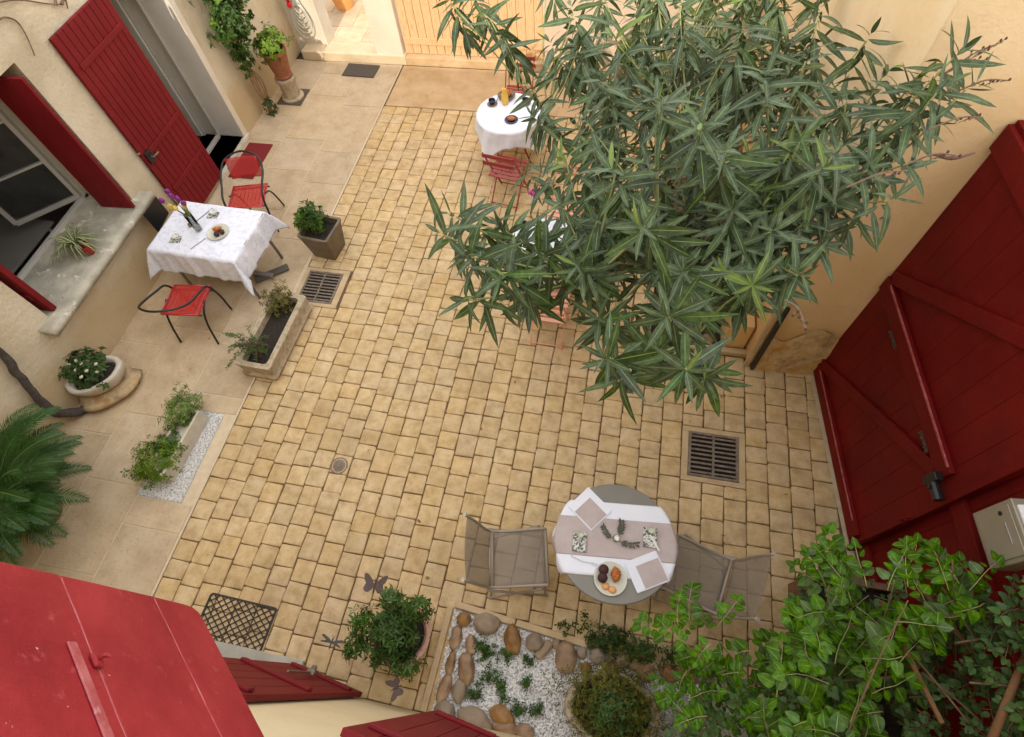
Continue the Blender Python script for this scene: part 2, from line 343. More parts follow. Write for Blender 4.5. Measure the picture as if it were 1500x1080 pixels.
# ------------------------------------------------------------------ ground
YF = -0.37                                  # our house front
m = MB(); m.box(-40, 40, -40, 40, -.10, -.05); obj('ground', m, M_joint, kind='structure')
m = MB(); m.quad((-3.69,YF,-.012),(2.7,YF,-.012),(2.7,8.13,-.012),(-3.69,8.13,-.012)); pav = obj('courtyard_paving', m, M_joint, kind='structure')
m = MB(); m.quad((-5.6,YF,-.006),(-3.695,YF,-.006),(-3.695,8.13,-.006),(-5.6,8.13,-.006)); ter = obj('flagstone_path', m, M_grout, kind='structure')

def paver_mesh(seed, L=1.0):
    rs = random.Random(seed); w = .0962; l = .0962*L; m = MB(); rings = []
    for ins, z in ((.0, -.03), (0, -.008), (.0035, -.0022), (.010, 0)):
        ring = []
        c = .014
        pts = [(-w+c,-l),(w-c,-l),(w-c*.3,-l+c*.3),(w,-l+c),(w,l-c),(w-c*.3,l-c*.3),(w-c,l),(-w+c,l),(-w+c*.3,l-c*.3),(-w,l-c),(-w,-l+c),(-w+c*.3,-l+c*.3)]
        if not rings: jit = [(rs.uniform(-.0042,.0042), rs.uniform(-.0042,.0042)) for _ in pts]
        for (x, y), (jx, jy) in zip(pts, jit):
            x += jx; y += jy; k = 1-ins/w; ring.append(len(m.v)); m.v.append(Vector((x*k, y*k, z)))
        rings.append(ring)
    n = 12
    for a, b in zip(rings, rings[1:]):
        for i in range(n): m.face((a[i], a[(i+1)%n], b[(i+1)%n], b[i]))
    m.face(rings[-1])
    return m
PV = [paver_mesh(i, L) for i, L in enumerate([.82,.92,1.0,1.0,1.08,1.2,1.0,.95,1.05])]
PL = [.82,.92,1.0,1.0,1.08,1.2,1.0,.95,1.05]
PM = [p.mesh('paver', M_paver, 2) for p in PV]
BLOCK = [(.95,1.53,1.93,2.49), (-3.72,-3.18,3.36,3.92)]           # where the drain grates sit
def bedpoly(x, y): return y < .46-.12*(x+.96)/1.18-.02 and x > -1.02
pl = []
def ybed(x): return YF if x < -.98 or x > 1.9 else .50-.098*(x+.96)
for ci in range(31):
    x0 = -3.69+.2*ci; xc = x0+.1; ya = ybed(xc); yb = 7.085
    if x0 > 2.3: break
    if xc > 1.52: yb = 3.32
    if .45 < xc < 1.55: yb = 3.375
    ivs = [(ya, yb)]
    if ci in (0,1,2): ivs = [(ya, 3.355), (3.925, yb)]
    if .90 < xc < 1.51: ivs = [(ya, 1.925), (2.495, yb)]
    for p, q in ivs:
        y = p; row = []
        while y < q-.06:
            k = random.choice((0,1,2,3,4,5,6,7,8,2,3,6)); h = 2*(.0962*PL[k]+.0032)
            if not row: h *= random.choice((.55,.75,1,1)); 
            if y+h > q-.07: h = q-y
            row.append((y, h, k)); y += h
        for y, h, k in row: pl.append((xc, y+h/2, k, (h-.0064)/(.1924*PL[k])))
pl.sort(key=lambda p: (Vector((p[0], p[1], 0))-Vector((.2, .3, 5.2))).length)
rest = MB()
for i, (xc, yc, k, sy) in enumerate(pl):
    rot = rnd(-.02,.02) + (pi if random.random() < .5 else 0); zz = rnd(-.0022,.0018)
    if i < 300:
        o = bpy.data.objects.new('paver', PM[k]); C.objects.link(o); o.parent = pav
        o.location = (xc+rnd(-.0022,.0022), yc, zz); o.rotation_euler = (rnd(-.006,.006), rnd(-.006,.006), rot); o.scale = (1, sy, 1)
    else:
        rest.add(PV[k], Matrix.Translation((xc+rnd(-.0022,.0022), yc, zz)) @ Matrix.Rotation(rot, 4, 'Z') @ Matrix.Rotation(rnd(-.006,.006), 4, 'X') @ Matrix.Diagonal((1,sy,1,1)))
# joined pavers: tone per paver through a face attribute
M_paver2 = M_paver.copy(); M_paver2.name = 'paver_stone_far'
me = rest.mesh('far_pavers', M_paver2, 2)
at = me.attributes.new('tone', 'FLOAT', 'FACE'); nf = len(PV[0].f)
vals = []
for i in range(len(rest.f)//nf):
    t_ = random.random(); vals += [t_]*nf
at.data.foreach_set('value', vals + [0.5]*(len(rest.f)-len(vals)))
_t = M_paver2.node_tree
for n_ in [q for q in _t.nodes if q.type == 'OBJECT_INFO']:
    a_ = _t.nodes.new('ShaderNodeAttribute'); a_.attribute_name = 'tone'
    for l_ in list(n_.outputs['Random'].links): _t.links.new(a_.outputs['Fac'], l_.to_socket)
o = obj('far_pavers', me, None, pav, kind='stuff')

# flagstones in three strips
XS = [-5.57, -4.97, -4.34, -3.715]
for i in range(3):
    y = YF - rnd(0, .6)
    while y < 8.1:
        L = rnd(.55, 1.15); a = max(y, YF); b = min(y+L, 8.10)
        if b-a > .12:
            segs = [(a, b)]
            if i == 2: 
                segs = []
                for (p, q) in [(a, b)]:
                    if q <= .87 or p >= 1.85: segs.append((p, q))
                    else:
                        if p < .84: segs.append((p, .868))
                        if q > 1.90: segs.append((1.855, q))
            for p, q in segs:
                x1 = XS[i+1]
                if i == 2 and q > 3.36 and p < 3.92: x1 = -3.735
                boxo('flagstone', XS[i]+.007, x1-.007, p+.006, q-.006, -.03, rnd(-.001,.0015), M_flag, ter, bevel=.003)
        y += L
boxo('border_strip', -3.710, -3.692, YF, 7.05, -.03, .001, M_grout, ter, bevel=0)
# concrete slab at the foot of the wooden doors
m = MB(); m.box(-3.67, 1.50, 7.095, 8.10, -.03, .004); obj('concrete_apron', m, M_slab, bevel=.008, kind='structure')

# ------------------------------------------------------------------ walls and houses
def wall_x(name, X0, X1, y0, y1, z0, z1, holes, mt, parent):       # wall slab along Y with openings (ya,yb,za,zb)
    holes = sorted(holes); y = y0; mb = MB()
    for (a, b, c, d) in holes:
        if a > y: mb.box(X0, X1, y, a, z0, z1)
        if c > z0: mb.box(X0, X1, a, b, z0, c)
        if d < z1: mb.box(X0, X1, a, b, d, z1)
        y = b
    if y < y1: mb.box(X0, X1, y, y1, z0, z1)
    return obj(name, mb, mt, parent)
lh = empty('left_house', (-5.55, 4, 0), 'cream plastered house side along the left of the courtyard with a red door and window', 'house')
lh.location = (0,0,0)
XL = -5.55
wall_x('wall', XL-.68, XL, YF, 8.6, 0, 4.6, [(2.28,3.95,.85,2.50), (5.30,6.12,.06,2.35)], M_plasterL, lh)
# room behind the window and the door
m = MB(); m.box(-9.2,-6.24,1.2,7.6,-.02,.0); m.box(-9.3,-9.2,1.2,7.6,0,2.8); m.box(-9.2,-6.24,1.1,1.2,0,2.8); m.box(-9.2,-6.24,7.6,7.7,0,2.8); m.box(-9.2,-6.24,4.5,4.6,0,2.8); m.box(-9.2,-6.24,1.1,7.7,2.8,2.9)
obj('room', m, M_dark, lh)
m = MB(); m.box(-9.3, XL+.15, -.36, 8.8, 4.6, 4.68); obj('roof_slab', m, M_terra, lh)
# window sill: worn stone slab
def sillf(u, v):
    x = -6.20 + .82*u; y = 2.10+2.0*v
    return V(x, y + (.02*noise.noise(V(x*3, 0, 1))), .874 - .018*u + .006*noise.noise(V(x*8, y*8, 0)))
m = MB(); m.grid(sillf, 12, 30); n0 = len(m.v)
o = obj('window_sill', m, M_sill, lh, smooth=True); sm = o.modifiers.new('thick','SOLIDIFY'); sm.thickness = -.075; sm.offset = 1
# window frame + casements opened inwards
fr = MB(); XI = XL-.60
for a, b in (((2.31,.86),(2.31,2.50)), ((3.92,.86),(3.92,2.50)), ((2.28,.88),(3.95,.88)), ((2.28,2.47),(3.95,2.47))):
    fr.bar((XI, a[0], a[1]), (XI, b[0], b[1]), .06, .055, up=Vector((1,0,0)))
wf = obj('window_frame', fr, M_frame, lh, bevel=.004)
def casement(h, d, W=.70):
    h = Vector(h); d = Vector(d).normalized(); e = h + d*W; f_ = MB(); z0, z1 = .92, 2.42
    f_.bar((h.x,h.y,z0),(h.x,h.y,z1),.045,.045,up=d); f_.bar((e.x,e.y,z0),(e.x,e.y,z1),.045,.045,up=d)
    for z in (z0, 1.42, 1.92, z1): f_.bar((h.x,h.y,z),(e.x,e.y,z), .04,.05 if z in (z0,z1) else .025)
    c_ = obj('casement', f_, M_frame, lh, bevel=.003)
    g = MB(); n = Vector((-d.y, d.x, 0))*.003
    a = h+n; b = e+n; a2 = h-n; b2 = e-n
    g.quad((a.x,a.y,z0),(b.x,b.y,z0),(b.x,b.y,z1),(a.x,a.y,z1)); obj('pane', g, M_winglass, c_)
casement((XI-.03, 3.87, 0), (-.70, -.72, 0)); casement((XI-.03, 2.36, 0), (-.95, .30, 0))
it = empty('indoor_table', (-6.95, 2.9, 0), 'pale legged table dimly seen inside the left window', 'table')
boxo('tabletop', -.45,.45,-.7,.7,.72,.75, M_taupe, it)
for sx in (-.4,.4):
    for sy in (-.62,.62): m = MB(); m.tube([(sx,sy,.72),(sx*1.05,sy*1.05,0)], .02, 8); obj('leg', m, M_frame, it)
# door reveal, frame, threshold
boxo('door_reveal', XL-.66, XL+.001, 6.10, 6.125, .0, 2.35, M_reveal, lh, bevel=0)
boxo('door_casing', XL-.001, XL+.02, 6.10, 6.20, .0, 2.42, M_plasterW, lh, bevel=.004)
m = MB(); m.box(XL-.40, XL-.36, 6.055, 6.098, .06, 2.3); m.box(XL-.66, XL-.60, 6.055, 6.098, .06, 2.3); m.box(XL-.40, XL-.34, 5.31, 6.054, .06, .10); obj('door_frame', m, M_frame, lh, bevel=.004)
m = MB(); m.box(-6.95,-6.16, 6.02,6.05,.08,2.28); obj('inner_door', m, M_reveal, lh, bevel=.004)
boxo('door_step', XL-.68, XL+.05, 5.25, 6.20, 0, .06, M_pale, lh, bevel=.008)

# red plank door leaf folded back on the wall
dr = empty('plank_door', (0,0,0), 'tall dark red plank door leaf folded open flat against the cream wall', 'door')
X0 = XL+.035; ys = [4.385+ (5.29-4.385)*i/10 for i in range(11)]
boxo('backing_board', X0-.012, X0-.001, 4.385, 5.29, .07, 2.46, M_red, dr, bevel=.002)
for i in range(10): boxo('plank', X0, X0+.022, ys[i]+.003, ys[i+1]-.003, .07, 2.46, M_red, dr, bevel=.005)
for z in (.55, 1.08, 2.13): boxo('crossbar', X0+.022, X0+.036, 4.46, 5.23, z-.028, z+.028, M_red, dr, bevel=.005)
lk = boxo('lock_case', X0+.022, X0+.05, 4.42, 4.52, .98, 1.12, M_black, dr, bevel=.006); m = MB(); m.tube([(X0+.05,4.47,1.05),(X0+.09,4.47,1.05),(X0+.095,4.56,1.045)], .009, 8); m.tube([(X0+.03,4.385,1.16),(X0+.03,4.34,1.17)], .012, 6); obj('handle', m, M_iron, lk, smooth=True)

# window shutters standing out from the wall
def shutter(name, hx, hy, dx, dy, W, z0, z1, mt, label, np=4, th=.03, bars=(.2,.8), side=1, bw=.035, group=None, barmat=None, cat='shutter'):
    d = Vector((dx, dy, 0)).normalized(); t = empty(name, (hx, hy, z0), label, cat, group, rz=atan2(d.y, d.x))
    for i in range(np):
        a = W*i/np; b = W*(i+1)/np; boxo('plank', a+.0015, b-.0015, -th/2, th/2, 0, z1-z0, mt, t, bevel=.004)
    for f_ in bars:
        zc = (z1-z0)*f_; y0, y1 = (th/2, th/2+.022) if side > 0 else (-th/2-.022, -th/2)
        boxo('crossbar', .03, W-.04, y0, y1, zc-bw, zc+bw, barmat or mt, t, bevel=.006)
    return t
s1 = shutter('window_shutter', XL-.30, 3.80, 1, .06, .42, .875, 2.44, M_red, 'dark red wooden shutter standing open on the far side of the left window', 3, .035, (.15,.85), 1)
s2 = shutter('window_shutter', XL-.16, 2.36, 1, .03, .20, .875, 2.44, M_red, 'dark red wooden shutter seen edge-on at the near end of the worn sill', 3, .06, (.15,.85), -1)

# climbing wires / bare twigs on the plaster top left
t = empty('bare_vine_twig', (XL+.03, 4.1, 2.6), 'thin bare brown twigs trained on the cream wall above the window', 'twig'); t.location = (0,0,0)
XW = XL+.03
for k, pts in enumerate([[(4.0,2.95),(4.35,2.83),(4.62,2.66),(4.76,2.58)], [(3.9,2.75),(4.1,2.80),(4.23,2.72),(4.22,2.60),(4.14,2.45)], [(3.95,2.88),(4.13,2.95),(4.3,3.05)], [(4.70,2.60),(4.74,2.68),(4.70,2.74)], [(4.76,2.58),(4.83,2.60),(4.80,2.52)]]):
    m = MB(); m.tube(curve([(XW+.01*sin(i*2), y, z) for i, (y, z) in enumerate(pts)], 6), .010 if k < 3 else .014, 6, r2=.005); obj('twig', m, M_redtwig, t, smooth=True)

# old trunk creeping along the foot of the wall
m = MB(); m.tube(curve([(-5.30,1.78,.03),(-5.42,1.62,.05),(-5.47,1.50,.22),(-5.47,1.50,.42),(-5.48,1.62,.8),(-5.48,1.72,1.1),(-5.50,1.80,1.6)], 8), .055, 10, r2=.03)
for i, p in enumerate(m.v): m.v[i] = p + Vector((noise.noise(p*9), noise.noise(p*9+V(3,0,0)), 0))*.018
obj('creeper_trunk', m, mat('dark_trunk_bark', [(.05,.042,.035), (.09,.075,.06)], 20, .95, .8, 60), smooth=True, label='thick dark gnarled climber trunk rising up the wall above the cycad', cat='trunk')

# back wall, piers, opening, wooden doors
bw = empty('back_wall', (0,0,0), 'sunlit white back wall of the courtyard with its doorway and step', 'wall')
m = MB(); m.box(-5.97, -5.03, 8.34, 8.62, 0, 2.7); obj('wall', m, M_plasterW, bw, bevel=.01)
m = MB(); m.box(-4.09, -3.64, 8.12, 8.40, .13, 2.7); obj('pier', m, M_plasterW, bw, bevel=.012)
m = MB(); m.box(-5.03, -4.99, 8.30, 8.62, .15, 2.7); obj('jamb', m, M_plasterW, bw, bevel=.006)
m = MB(); m.box(-4.135, -4.092, 8.30, 8.36, .15, 2.4); obj('door_edge', m, mat('grey_edge', [(.22,.19,.15)], rough=.6), bw, bevel=.004)
m = MB(); m.box(-5.40, -3.62, 8.105, 8.42, 0, .150); obj('step', m, mat('step_stone', [(.52,.41,.26),(.62,.50,.34)], 5, .85, .4, 50, stains=[((.3,.2,.1), 9, .6, .75, .6)]), bw, bevel=.012)
m = MB(); m.box(-3.62, 1.5, 8.105, 8.30, 0, .135); obj('plinth', m, M_slab, bw, bevel=.01)
m = MB(); m.box(-1.40, 1.5, 8.18, 8.5, .135, 3.4); obj('side_wall', m, M_plasterP, bw, bevel=.01)
wd = empty('wooden_doors', (-2.5, 8.22, .14), 'sunlit orange wooden double doors at the back beside the white pier', 'door'); wd.location = (0,0,0)
nx = 17
for i in range(nx):
    a = -3.62 + 2.2*i/nx; b = a + 2.2/nx; boxo('plank', a+.003, b-.003, 8.20+rnd(0,.003), 8.235, .15, 2.6, M_wood, wd, bevel=.004)
for z in (.35, 1.3, 2.3): boxo('rail', -3.60, -1.43, 8.18, 8.199, z-.05, z+.05, M_wood, wd, bevel=.004)
# terrace behind the doorway
tb = obj('terrace_floor', (lambda m_: (m_.box(-9, 2, 8.425, 13, .05, .14), m_)[1])(MB()), M_grout, kind='structure')
yy = 8.43
while yy < 11:
    xx = -6.5 + rnd(-.3, 0); h = .42
    while xx < -3:
        w = rnd(.45,.75); boxo('flagstone', xx+.006, xx+w-.006, yy+.006, yy+h-.006, .12, .15, M_flag, tb, bevel=.004); xx += w
    yy += h
m = MB(); m.box(-9, 2, 12.2, 12.5, 0, 3); obj('terrace_wall', m, M_plasterP, label='pale wall closing the terrace beyond the doorway', cat='wall')

# right walls
rw = empty('right_wall', (0,0,0), 'ochre plastered wall with crumbling bare stone at its foot beside the gate', 'wall')
m = MB(); m.box(1.52, 2.25, 3.31, 5.2, 0, 4.3); m.box(1.521, 2.2, 5.2, 8.6, 0, 4.0); obj('plaster', m, M_plasterR, rw, bevel=.01)
# crumbling base: rough skin
def crumb(u, v):
    x = 1.60 + .64*u; z = .0 + v*.80*(.55+.5*abs(noise.noise(V(x*2.3,0,4))) + .25*u)
    return V(x, 3.300 - .050*(1-v)**.5 - .018*(noise.noise(V(x*9, z*9, 2))+.3), z)
m = MB(); m.grid(crumb, 36, 20); obj('bare_stone_foot', m, M_ochstone, rw, smooth=True)
m = MB(); m.tube(curve([(1.585,3.25,.0),(1.583,3.25,.5),(1.58,3.26,1.05)], 4), .022, 8); obj('drain_pipe', m, M_black, smooth=True, label='thin black pipe standing at the corner of the ochre wall', cat='pipe')
m = MB(); m.box(1.50, 1.545, 3.262, 3.305, 0, .95); obj('corner_bead', m, M_edge, rw, bevel=.004)
m = MB(); m.box(1.26, 1.50, 3.47, 3.72, 0, .42); obj('plaster_box', m, M_plasterR, bevel=.012, label='low ochre plastered box in the corner behind the cobbles under the oleander', cat='box')

# gate in the right wall
gt = empty('courtyard_gate', (2.18, 3.30, 0), 'large dark red braced wooden gate leaf in the right wall', 'gate', rz=atan2(-1.78, .19))
# local: x along the leaf, y = left normal (towards +X world side is -y?)
def gb(name, x0, x1, z0, z1, y0, y1, par=gt, mt=M_redgate, bev=.004): return boxo(name, x0, x1, y0, y1, z0, z1, mt, par, bevel=bev)
GL = 1.80; npk = 9
for i in range(npk): gb('plank', GL*i/npk+.0008, GL*(i+1)/npk-.0008, .02, 2.95, .0, .035, bev=.0015)
def gbar(a, b, w, t, par=gt, mt=M_redgate, name='brace'):
    a = Vector((a[0], 0, a[1])); b = Vector((b[0], 0, b[1])); d = (b-a).normalized(); n = Vector((-d.z, 0, d.x)); m = MB(); M_ = []
    q = [a+n*w/2, b+n*w/2, b-n*w/2, a-n*w/2]; k = len(m.v)
    for y in (-.0005, -t):
        for p in q: m.v.append(Vector((p.x, y, p.z)))
    for f_ in ((0,1,2,3),(7,6,5,4),(0,4,5,1),(1,5,6,2),(2,6,7,3),(3,7,4,0)): m.face([k+i for i in f_])
    return obj(name, m, mt, par, bevel=.005)
gbar((.02,.17),(1.72,.17), .15, .035, name='bottom_rail'); gbar((.02,1.50),(1.64,1.50), .15, .035, name='middle_rail'); gbar((.0,2.84),(1.78,2.84), .17, .035, name='top_rail')
gbar((.06,.27),(1.56,1.41), .105, .030); gbar((.06,1.60),(1.56,2.74), .105, .030)
gb('worn_strip', .12, 1.60, 1.565, 1.585, -.045, -.036, mt=M_redpale, bev=.003); gb('worn_strip', .12, 1.60, .235, .252, -.045, -.036, mt=M_redpale, bev=.003)
gb('threshold_bar', 1.755, 1.80, .02, 2.95, -.03, -.0005)
m = MB(); m.box(1.60,1.66,-.085,-.037,1.36,1.50); m.tube([(1.66,-.07,1.44),(1.78,-.07,1.44)], .032, 10); m.tube([(1.69,-.10,1.44),(1.69,-.115,1.44)], .014, 8)
m.tube([(1.58,-.05,1.40),(1.60,-.05,1.40)], .016, 8); obj('lock', m, M_black, gt, bevel=.004)
for s_ in (.52, 1.36):
    m = MB(); m.box(s_-.08, s_+.08, -.042,-.036, 1.50-.095, 1.50-.070)
    for k in (-.07, -.03, .04, .07): m.lathe([(.008,0),(.008,.006),(.004,.010)], 8, (0,0,0), Matrix.Translation((s_+k, -.046, 1.418)) @ Matrix.Rotation(pi/2, 4, 'X'))
    obj('bolt_plate', m, mat('dark_bolt', [(.06,.045,.035)], rough=.5) if s_ < 1 else bpy.data.materials['dark_bolt'], gt)
m = MB(); m.tube(curve([(1.78,-.05,.25),(1.80,-.06,.6),(1.80,-.06,1.05)], 4), .010, 6); m.tube(curve([(1.80,-.06,1.0),(1.80,-.10,1.03),(1.80,-.10,1.10),(1.80,-.06,1.12)], 4), .007, 6); obj('bolt_rod', m, M_redgate, gt, smooth=True)
g2 = empty('fixed_gate_leaf', (2.41, 1.66, 0), 'second dark red gate leaf set back behind the mailbox', 'gate', rz=atan2(-1.78, .19))
for i in range(10): boxo('plank', .215*i+.001, .215*(i+1)-.001, 0, .035, .02, 2.95, M_redgate, g2, bevel=.0015)
m = MB(); m.box(.02,1.7,-.035,-.0005,.10,.25); obj('bottom_rail', m, M_redgate, g2, bevel=.004)
m = MB(); m.box(.02,1.7,-.035,-.0005,1.38,1.52); obj('middle_rail', m, M_redgate, g2, bevel=.004)
m = MB(); m.box(2.255, 2.75, 3.31, 3.6, 0, 4.3); m.box(2.55, 2.9, -.6, 3.3, 2.97, 3.3); m.box(2.55, 3.0, -2.5, -.25, 0, 3.0); obj('wall_above_gate', m, M_plasterR, rw)
m = MB(); m.quad((2.15,3.30,.006),(2.21,3.30,.006),(2.41,1.45,.006),(2.35,1.45,.006)); obj('gate_sill', m, M_grout, rw)
mbx = empty('mailbox', (0,0,0), 'beige metal mailbox on the dark red gate above the climber with paper on top', 'mailbox')
Mg = Matrix.Translation((2.18,3.30,0)) @ Matrix.Rotation(atan2(-1.78,.19), 4, 'Z')
def lb(name, x0,x1,y0,y1,z0,z1, mt, par, bev=.003):
    m = MB(); m.box(x0,x1,y0,y1,z0,z1,Mg); return obj(name, m, mt, par, bevel=bev)
lb('body', 1.95,2.27,-.10,.035,1.74,2.06, M_mail, mbx, .006)
dd = lb('flap_door', 1.975,2.245,-.108,-.1005,1.765,2.035, M_mail, mbx, .003)
lb('slot_bar', 2.06,2.18,-.114,-.1085,1.975,1.983, M_steel, dd, .001)
m = MB(); m.lathe([(.012,0),(.012,.006),(.006,.008)], 12, (0,0,0), Mg @ Matrix.Translation((2.01,-.108,1.965)) @ Matrix.Rotation(pi/2, 4, 'X')); obj('keyhole', m, M_black, dd)
m = MB(); m.box(1.99,2.27,-.085,.03,2.062,2.078, Mg); obj('folded_newspaper', m, M_paper, bevel=.003, label='folded printed newspaper lying on top of the beige mailbox', cat='newspaper')

# our own house front below the camera
fh = empty('near_house', (0,0,0), 'cream plastered house front below the viewpoint with red shutters', 'house')
def wall_y(name, Y0, Y1, x0, x1, z0, z1, holes, mt, parent):
    holes = sorted(holes); x = x0; mb = MB()
    for (a, b, c, d) in holes:
        if a > x: mb.box(x, a, Y0, Y1, z0, z1)
    # column pieces per opening
        if c > z0: mb.box(a, b, Y0, Y1, z0, c)
        if d < z1: mb.box(a, b, Y0, Y1, d, z1)
        x = b
    if x < x1: mb.box(x, x1, Y0, Y1, z0, z1)
    return obj(name, mb, mt, parent)
HF = 6.15
wall_y('wall', -.80, YF, -6.3, -.26, 0, HF, [(-3.05,-2.12,.08,2.25)], M_house, fh)
wall_y('wall', -.80, YF, -.26, 3.0, 0, HF, [(-.26,.55,4.1,5.75)], M_house, fh)
m = MB(); m.box(-6.3, 3, -6, -.80, HF-.15, HF); m.box(-6.3,-6.1,-6,-.8,0,HF-.15); m.box(2.8,3,-6,-.8,0,HF-.15); m.box(-6.1,2.8,-6,-5.8,0,HF-.15); obj('roof_and_sides', m, M_house, fh); boxo('added_sun_block', 1.45, 3.0, -2.2, YF-.001, HF+.001, HF+.95, M_house, fh)  # raised roof block added out of view to keep sun off the right wall
boxo('window_sill', -.32, .62, -.44, -.30, 4.04, 4.098, M_pale, fh, bevel=.006)
boxo('threshold', -3.08, -2.10, -.80, -.20, .0, .035, mat('grey_threshold_stone', [(.36,.34,.28),(.46,.43,.36)], 6, .8, .4, 50), fh, bevel=.006)
m = MB(); m.box(-3.05,-2.12,-.62,-.58,.08,2.25); obj('door', m, M_red, fh, bevel=.004)
# big near shutter
ns = shutter('near_shutter', -.27, YF+.03, -.786, .617, .54, 4.10, 5.70, M_rednear, 'large bright red shutter leaf close to the camera at the lower left', 1, .032, (), 1)
for c_ in list(ns.children): bpy.data.objects.remove(c_, do_unlink=True)
zz = [0, .133, .338, .56, .80, 1.06, 1.32, 1.60]
def lowplank():
    m = MB(); pr_ = [(0,0),(.512,0),(.527,.004),(.536,.018),(.539,.045),(.540,.1322),(0,.1322)]; k = len(pr_)
    for y in (-.016, .016):
        for x, z in pr_: m.v.append(V(x, y, z+.0008))
    m.face(range(k)); m.face(list(range(k, 2*k))[::-1])
    for i in range(k): m.face((i, k+i, k+(i+1)%k, (i+1)%k))
    obj('plank', m, M_rednear, ns, bevel=.003)
lowplank()
for a, b in list(zip(zz, zz[1:]))[1:]: boxo('plank', .0, .54, -.016, .016, a+.0008, b-.0008, M_rednear, ns, bevel=.0022)
for a in zz[1:3]+zz[4:5]:
    m = MB(); m.tube([V(.005+.53*i/20, -.0150, a+.0006*sin(i*1.7)) for i in range(21)], [.0012*(.6+.5*abs(sin(i*2.3))) for i in range(21)], 5); obj('worn_joint', m, M_redpale, ns)
boxo('batten', .06, .425, -.0195, -.0165, .363, .379, M_redpale, ns, bevel=.004)
m = MB(); m.box(.388,.408,-.023,-.0165,.334,.350); m.tube([(.398,-.022,.342),(.398,-.030,.342),(.393,-.033,.336)], .003, 8); obj('hook', m, M_rednear, ns, bevel=.003)
# shutter of the ground floor window
ws = shutter('lower_shutter', -.28, YF+.025, -.45, .065, .46, 1.02, 2.85, M_red, 'dull red shutter folded back on the house front at the bottom edge', 4, .03, (.12,.88), -1)
dl = shutter('folded_door_leaf', -1.52, YF+.03, -.59, .095, .60, .06, 2.2, M_red, 'dark red door leaf folded along the house front by the lattice doormat', 5, .035, (.12,.5,.88), -1)
m = MB(); m.box(.27,.33,-.072,-.04,.42,.50); m.tube([(.30,-.05,.40),(.30,-.05,.9)], .008, 6); m.lathe([(.02,0),(.022,.02),(.010,.03)], 10, (0,0,0), Matrix.Translation((.30,-.072,.46)) @ Matrix.Rotation(pi/2, 4, 'X')); obj('bolt', m, M_iron, dl)
for o_ in (M_red,): pass

# ------------------------------------------------------------------ drains and mats
def grate(cx, cy, W, D, rz, label, cols=2, bars=9):
    t = empty('drain_grate', (cx, cy, 0), label, 'drain grate', 'square iron drain grates', rz)
    m = MB(); m.box(-.297, .297, -.280, .280, -.04, -.0005) if 0 else None
    for a in ((-.297,-.282,.297,-D/2-.002),(-.297,D/2+.002,.297,.282),(-.297,-D/2-.002,-W/2-.002,D/2+.002),(W/2+.002,-D/2-.002,.297,D/2+.002)): m.box(a[0],a[2],a[1],a[3],-.03,-.002)
    m.box(-.26,.26,-.25,.25,-.045,-.031); obj('surround', m, M_edge, t, bevel=.004)
    m = MB()
    for a in ((-W/2,-D/2,W/2,-D/2+.025),(-W/2,D/2-.025,W/2,D/2),(-W/2,-D/2+.025,-W/2+.025,D/2-.025),(W/2-.025,-D/2+.025,W/2,D/2-.025)): m.box(a[0],a[2],a[1],a[3],-.02,.003)
    m.box(-.010,.010,-D/2+.025,D/2-.025,-.02,.0045); obj('frame', m, M_iron, t, bevel=.002)
    m = MB(); m.quad((-W/2,-D/2,-.0105),(W/2,-D/2,-.0105),(W/2,D/2,-.0105),(-W/2,D/2,-.0105)); obj('shade_sheet', m, M_pitshade, t)  # flat black sheet paints the shade below the bars
    for i in range(bars):
        y = -D/2+.025+(D-.05)*(i+.5)/bars
        for x0, x1 in ((-W/2+.025,-.010),(.010,W/2-.025)): boxo('bar', x0, x1, y-.010, y+.010, -.010, .002, M_iron, t, bevel=.003)
    return t
grate(1.21, 2.21, .47, .46, .0, 'square iron drain grate in the paving left of the red gate', 2, 9)
grate(-3.42, 3.64, .44, .46, .0, 'square iron drain grate beside the square brown pot', 2, 9)
dc = empty('drain_cover', (-2.405, 1.505, 0), 'small round iron drain cover in the middle of the paving', 'drain cover')
m = MB(); m.lathe([(.090,-.02),(.090,.002),(.085,.005),(.075,.005),(.073,.001),(.066,.001)], 28); obj('ring', m, M_iron, dc, smooth=2)
m = MB(); m.lathe([(.064,-.01),(.064,.004),(.060,.0055),(.03,.0062)], 28)
for k in range(6): m.lathe([(.008,.005),(.007,.010)], 8, (cos(k*pi/3)*.038, sin(k*pi/3)*.038, 0))
m.box(-.03,.03,-.005,.005,.005,.011); m.box(-.005,.005,-.03,.03,.005,.0105); obj('lid', m, M_iron, dc, smooth=2)

dm = empty('lattice_doormat', (-2.83, -.03, .002), 'black rubber lattice doormat by the lower left red shutter', 'doormat')
W_, D_ = .66, .37
dm.rotation_euler = (0,0,-.02)
m = MB(); pts = []
def rr(w, d, r, n=5):
    o_ = []
    for cx, cy, a0 in ((w-r,d-r,0),(-w+r,d-r,pi/2),(-w+r,-d+r,pi),(w-r,-d+r,3*pi/2)):
        for k in range(n+1): a = a0+pi/2*k/n; o_.append((cx+r*cos(a), cy+r*sin(a)))
    return o_
oa = rr(W_/2, D_/2, .03); ob = rr(W_/2-.015, D_/2-.015, .02)
n = len(oa); b0 = 0
for z, ring in ((0,oa),(.012,oa),(.012,ob),(0,ob)):
    for p in ring: m.v.append(Vector((p[0],p[1],z)))
for r_ in range(3):
    for i in range(n): m.face((r_*n+i, r_*n+(i+1)%n, (r_+1)*n+(i+1)%n, (r_+1)*n+i))
obj('rim', m, M_rubber, dm)
m = MB()
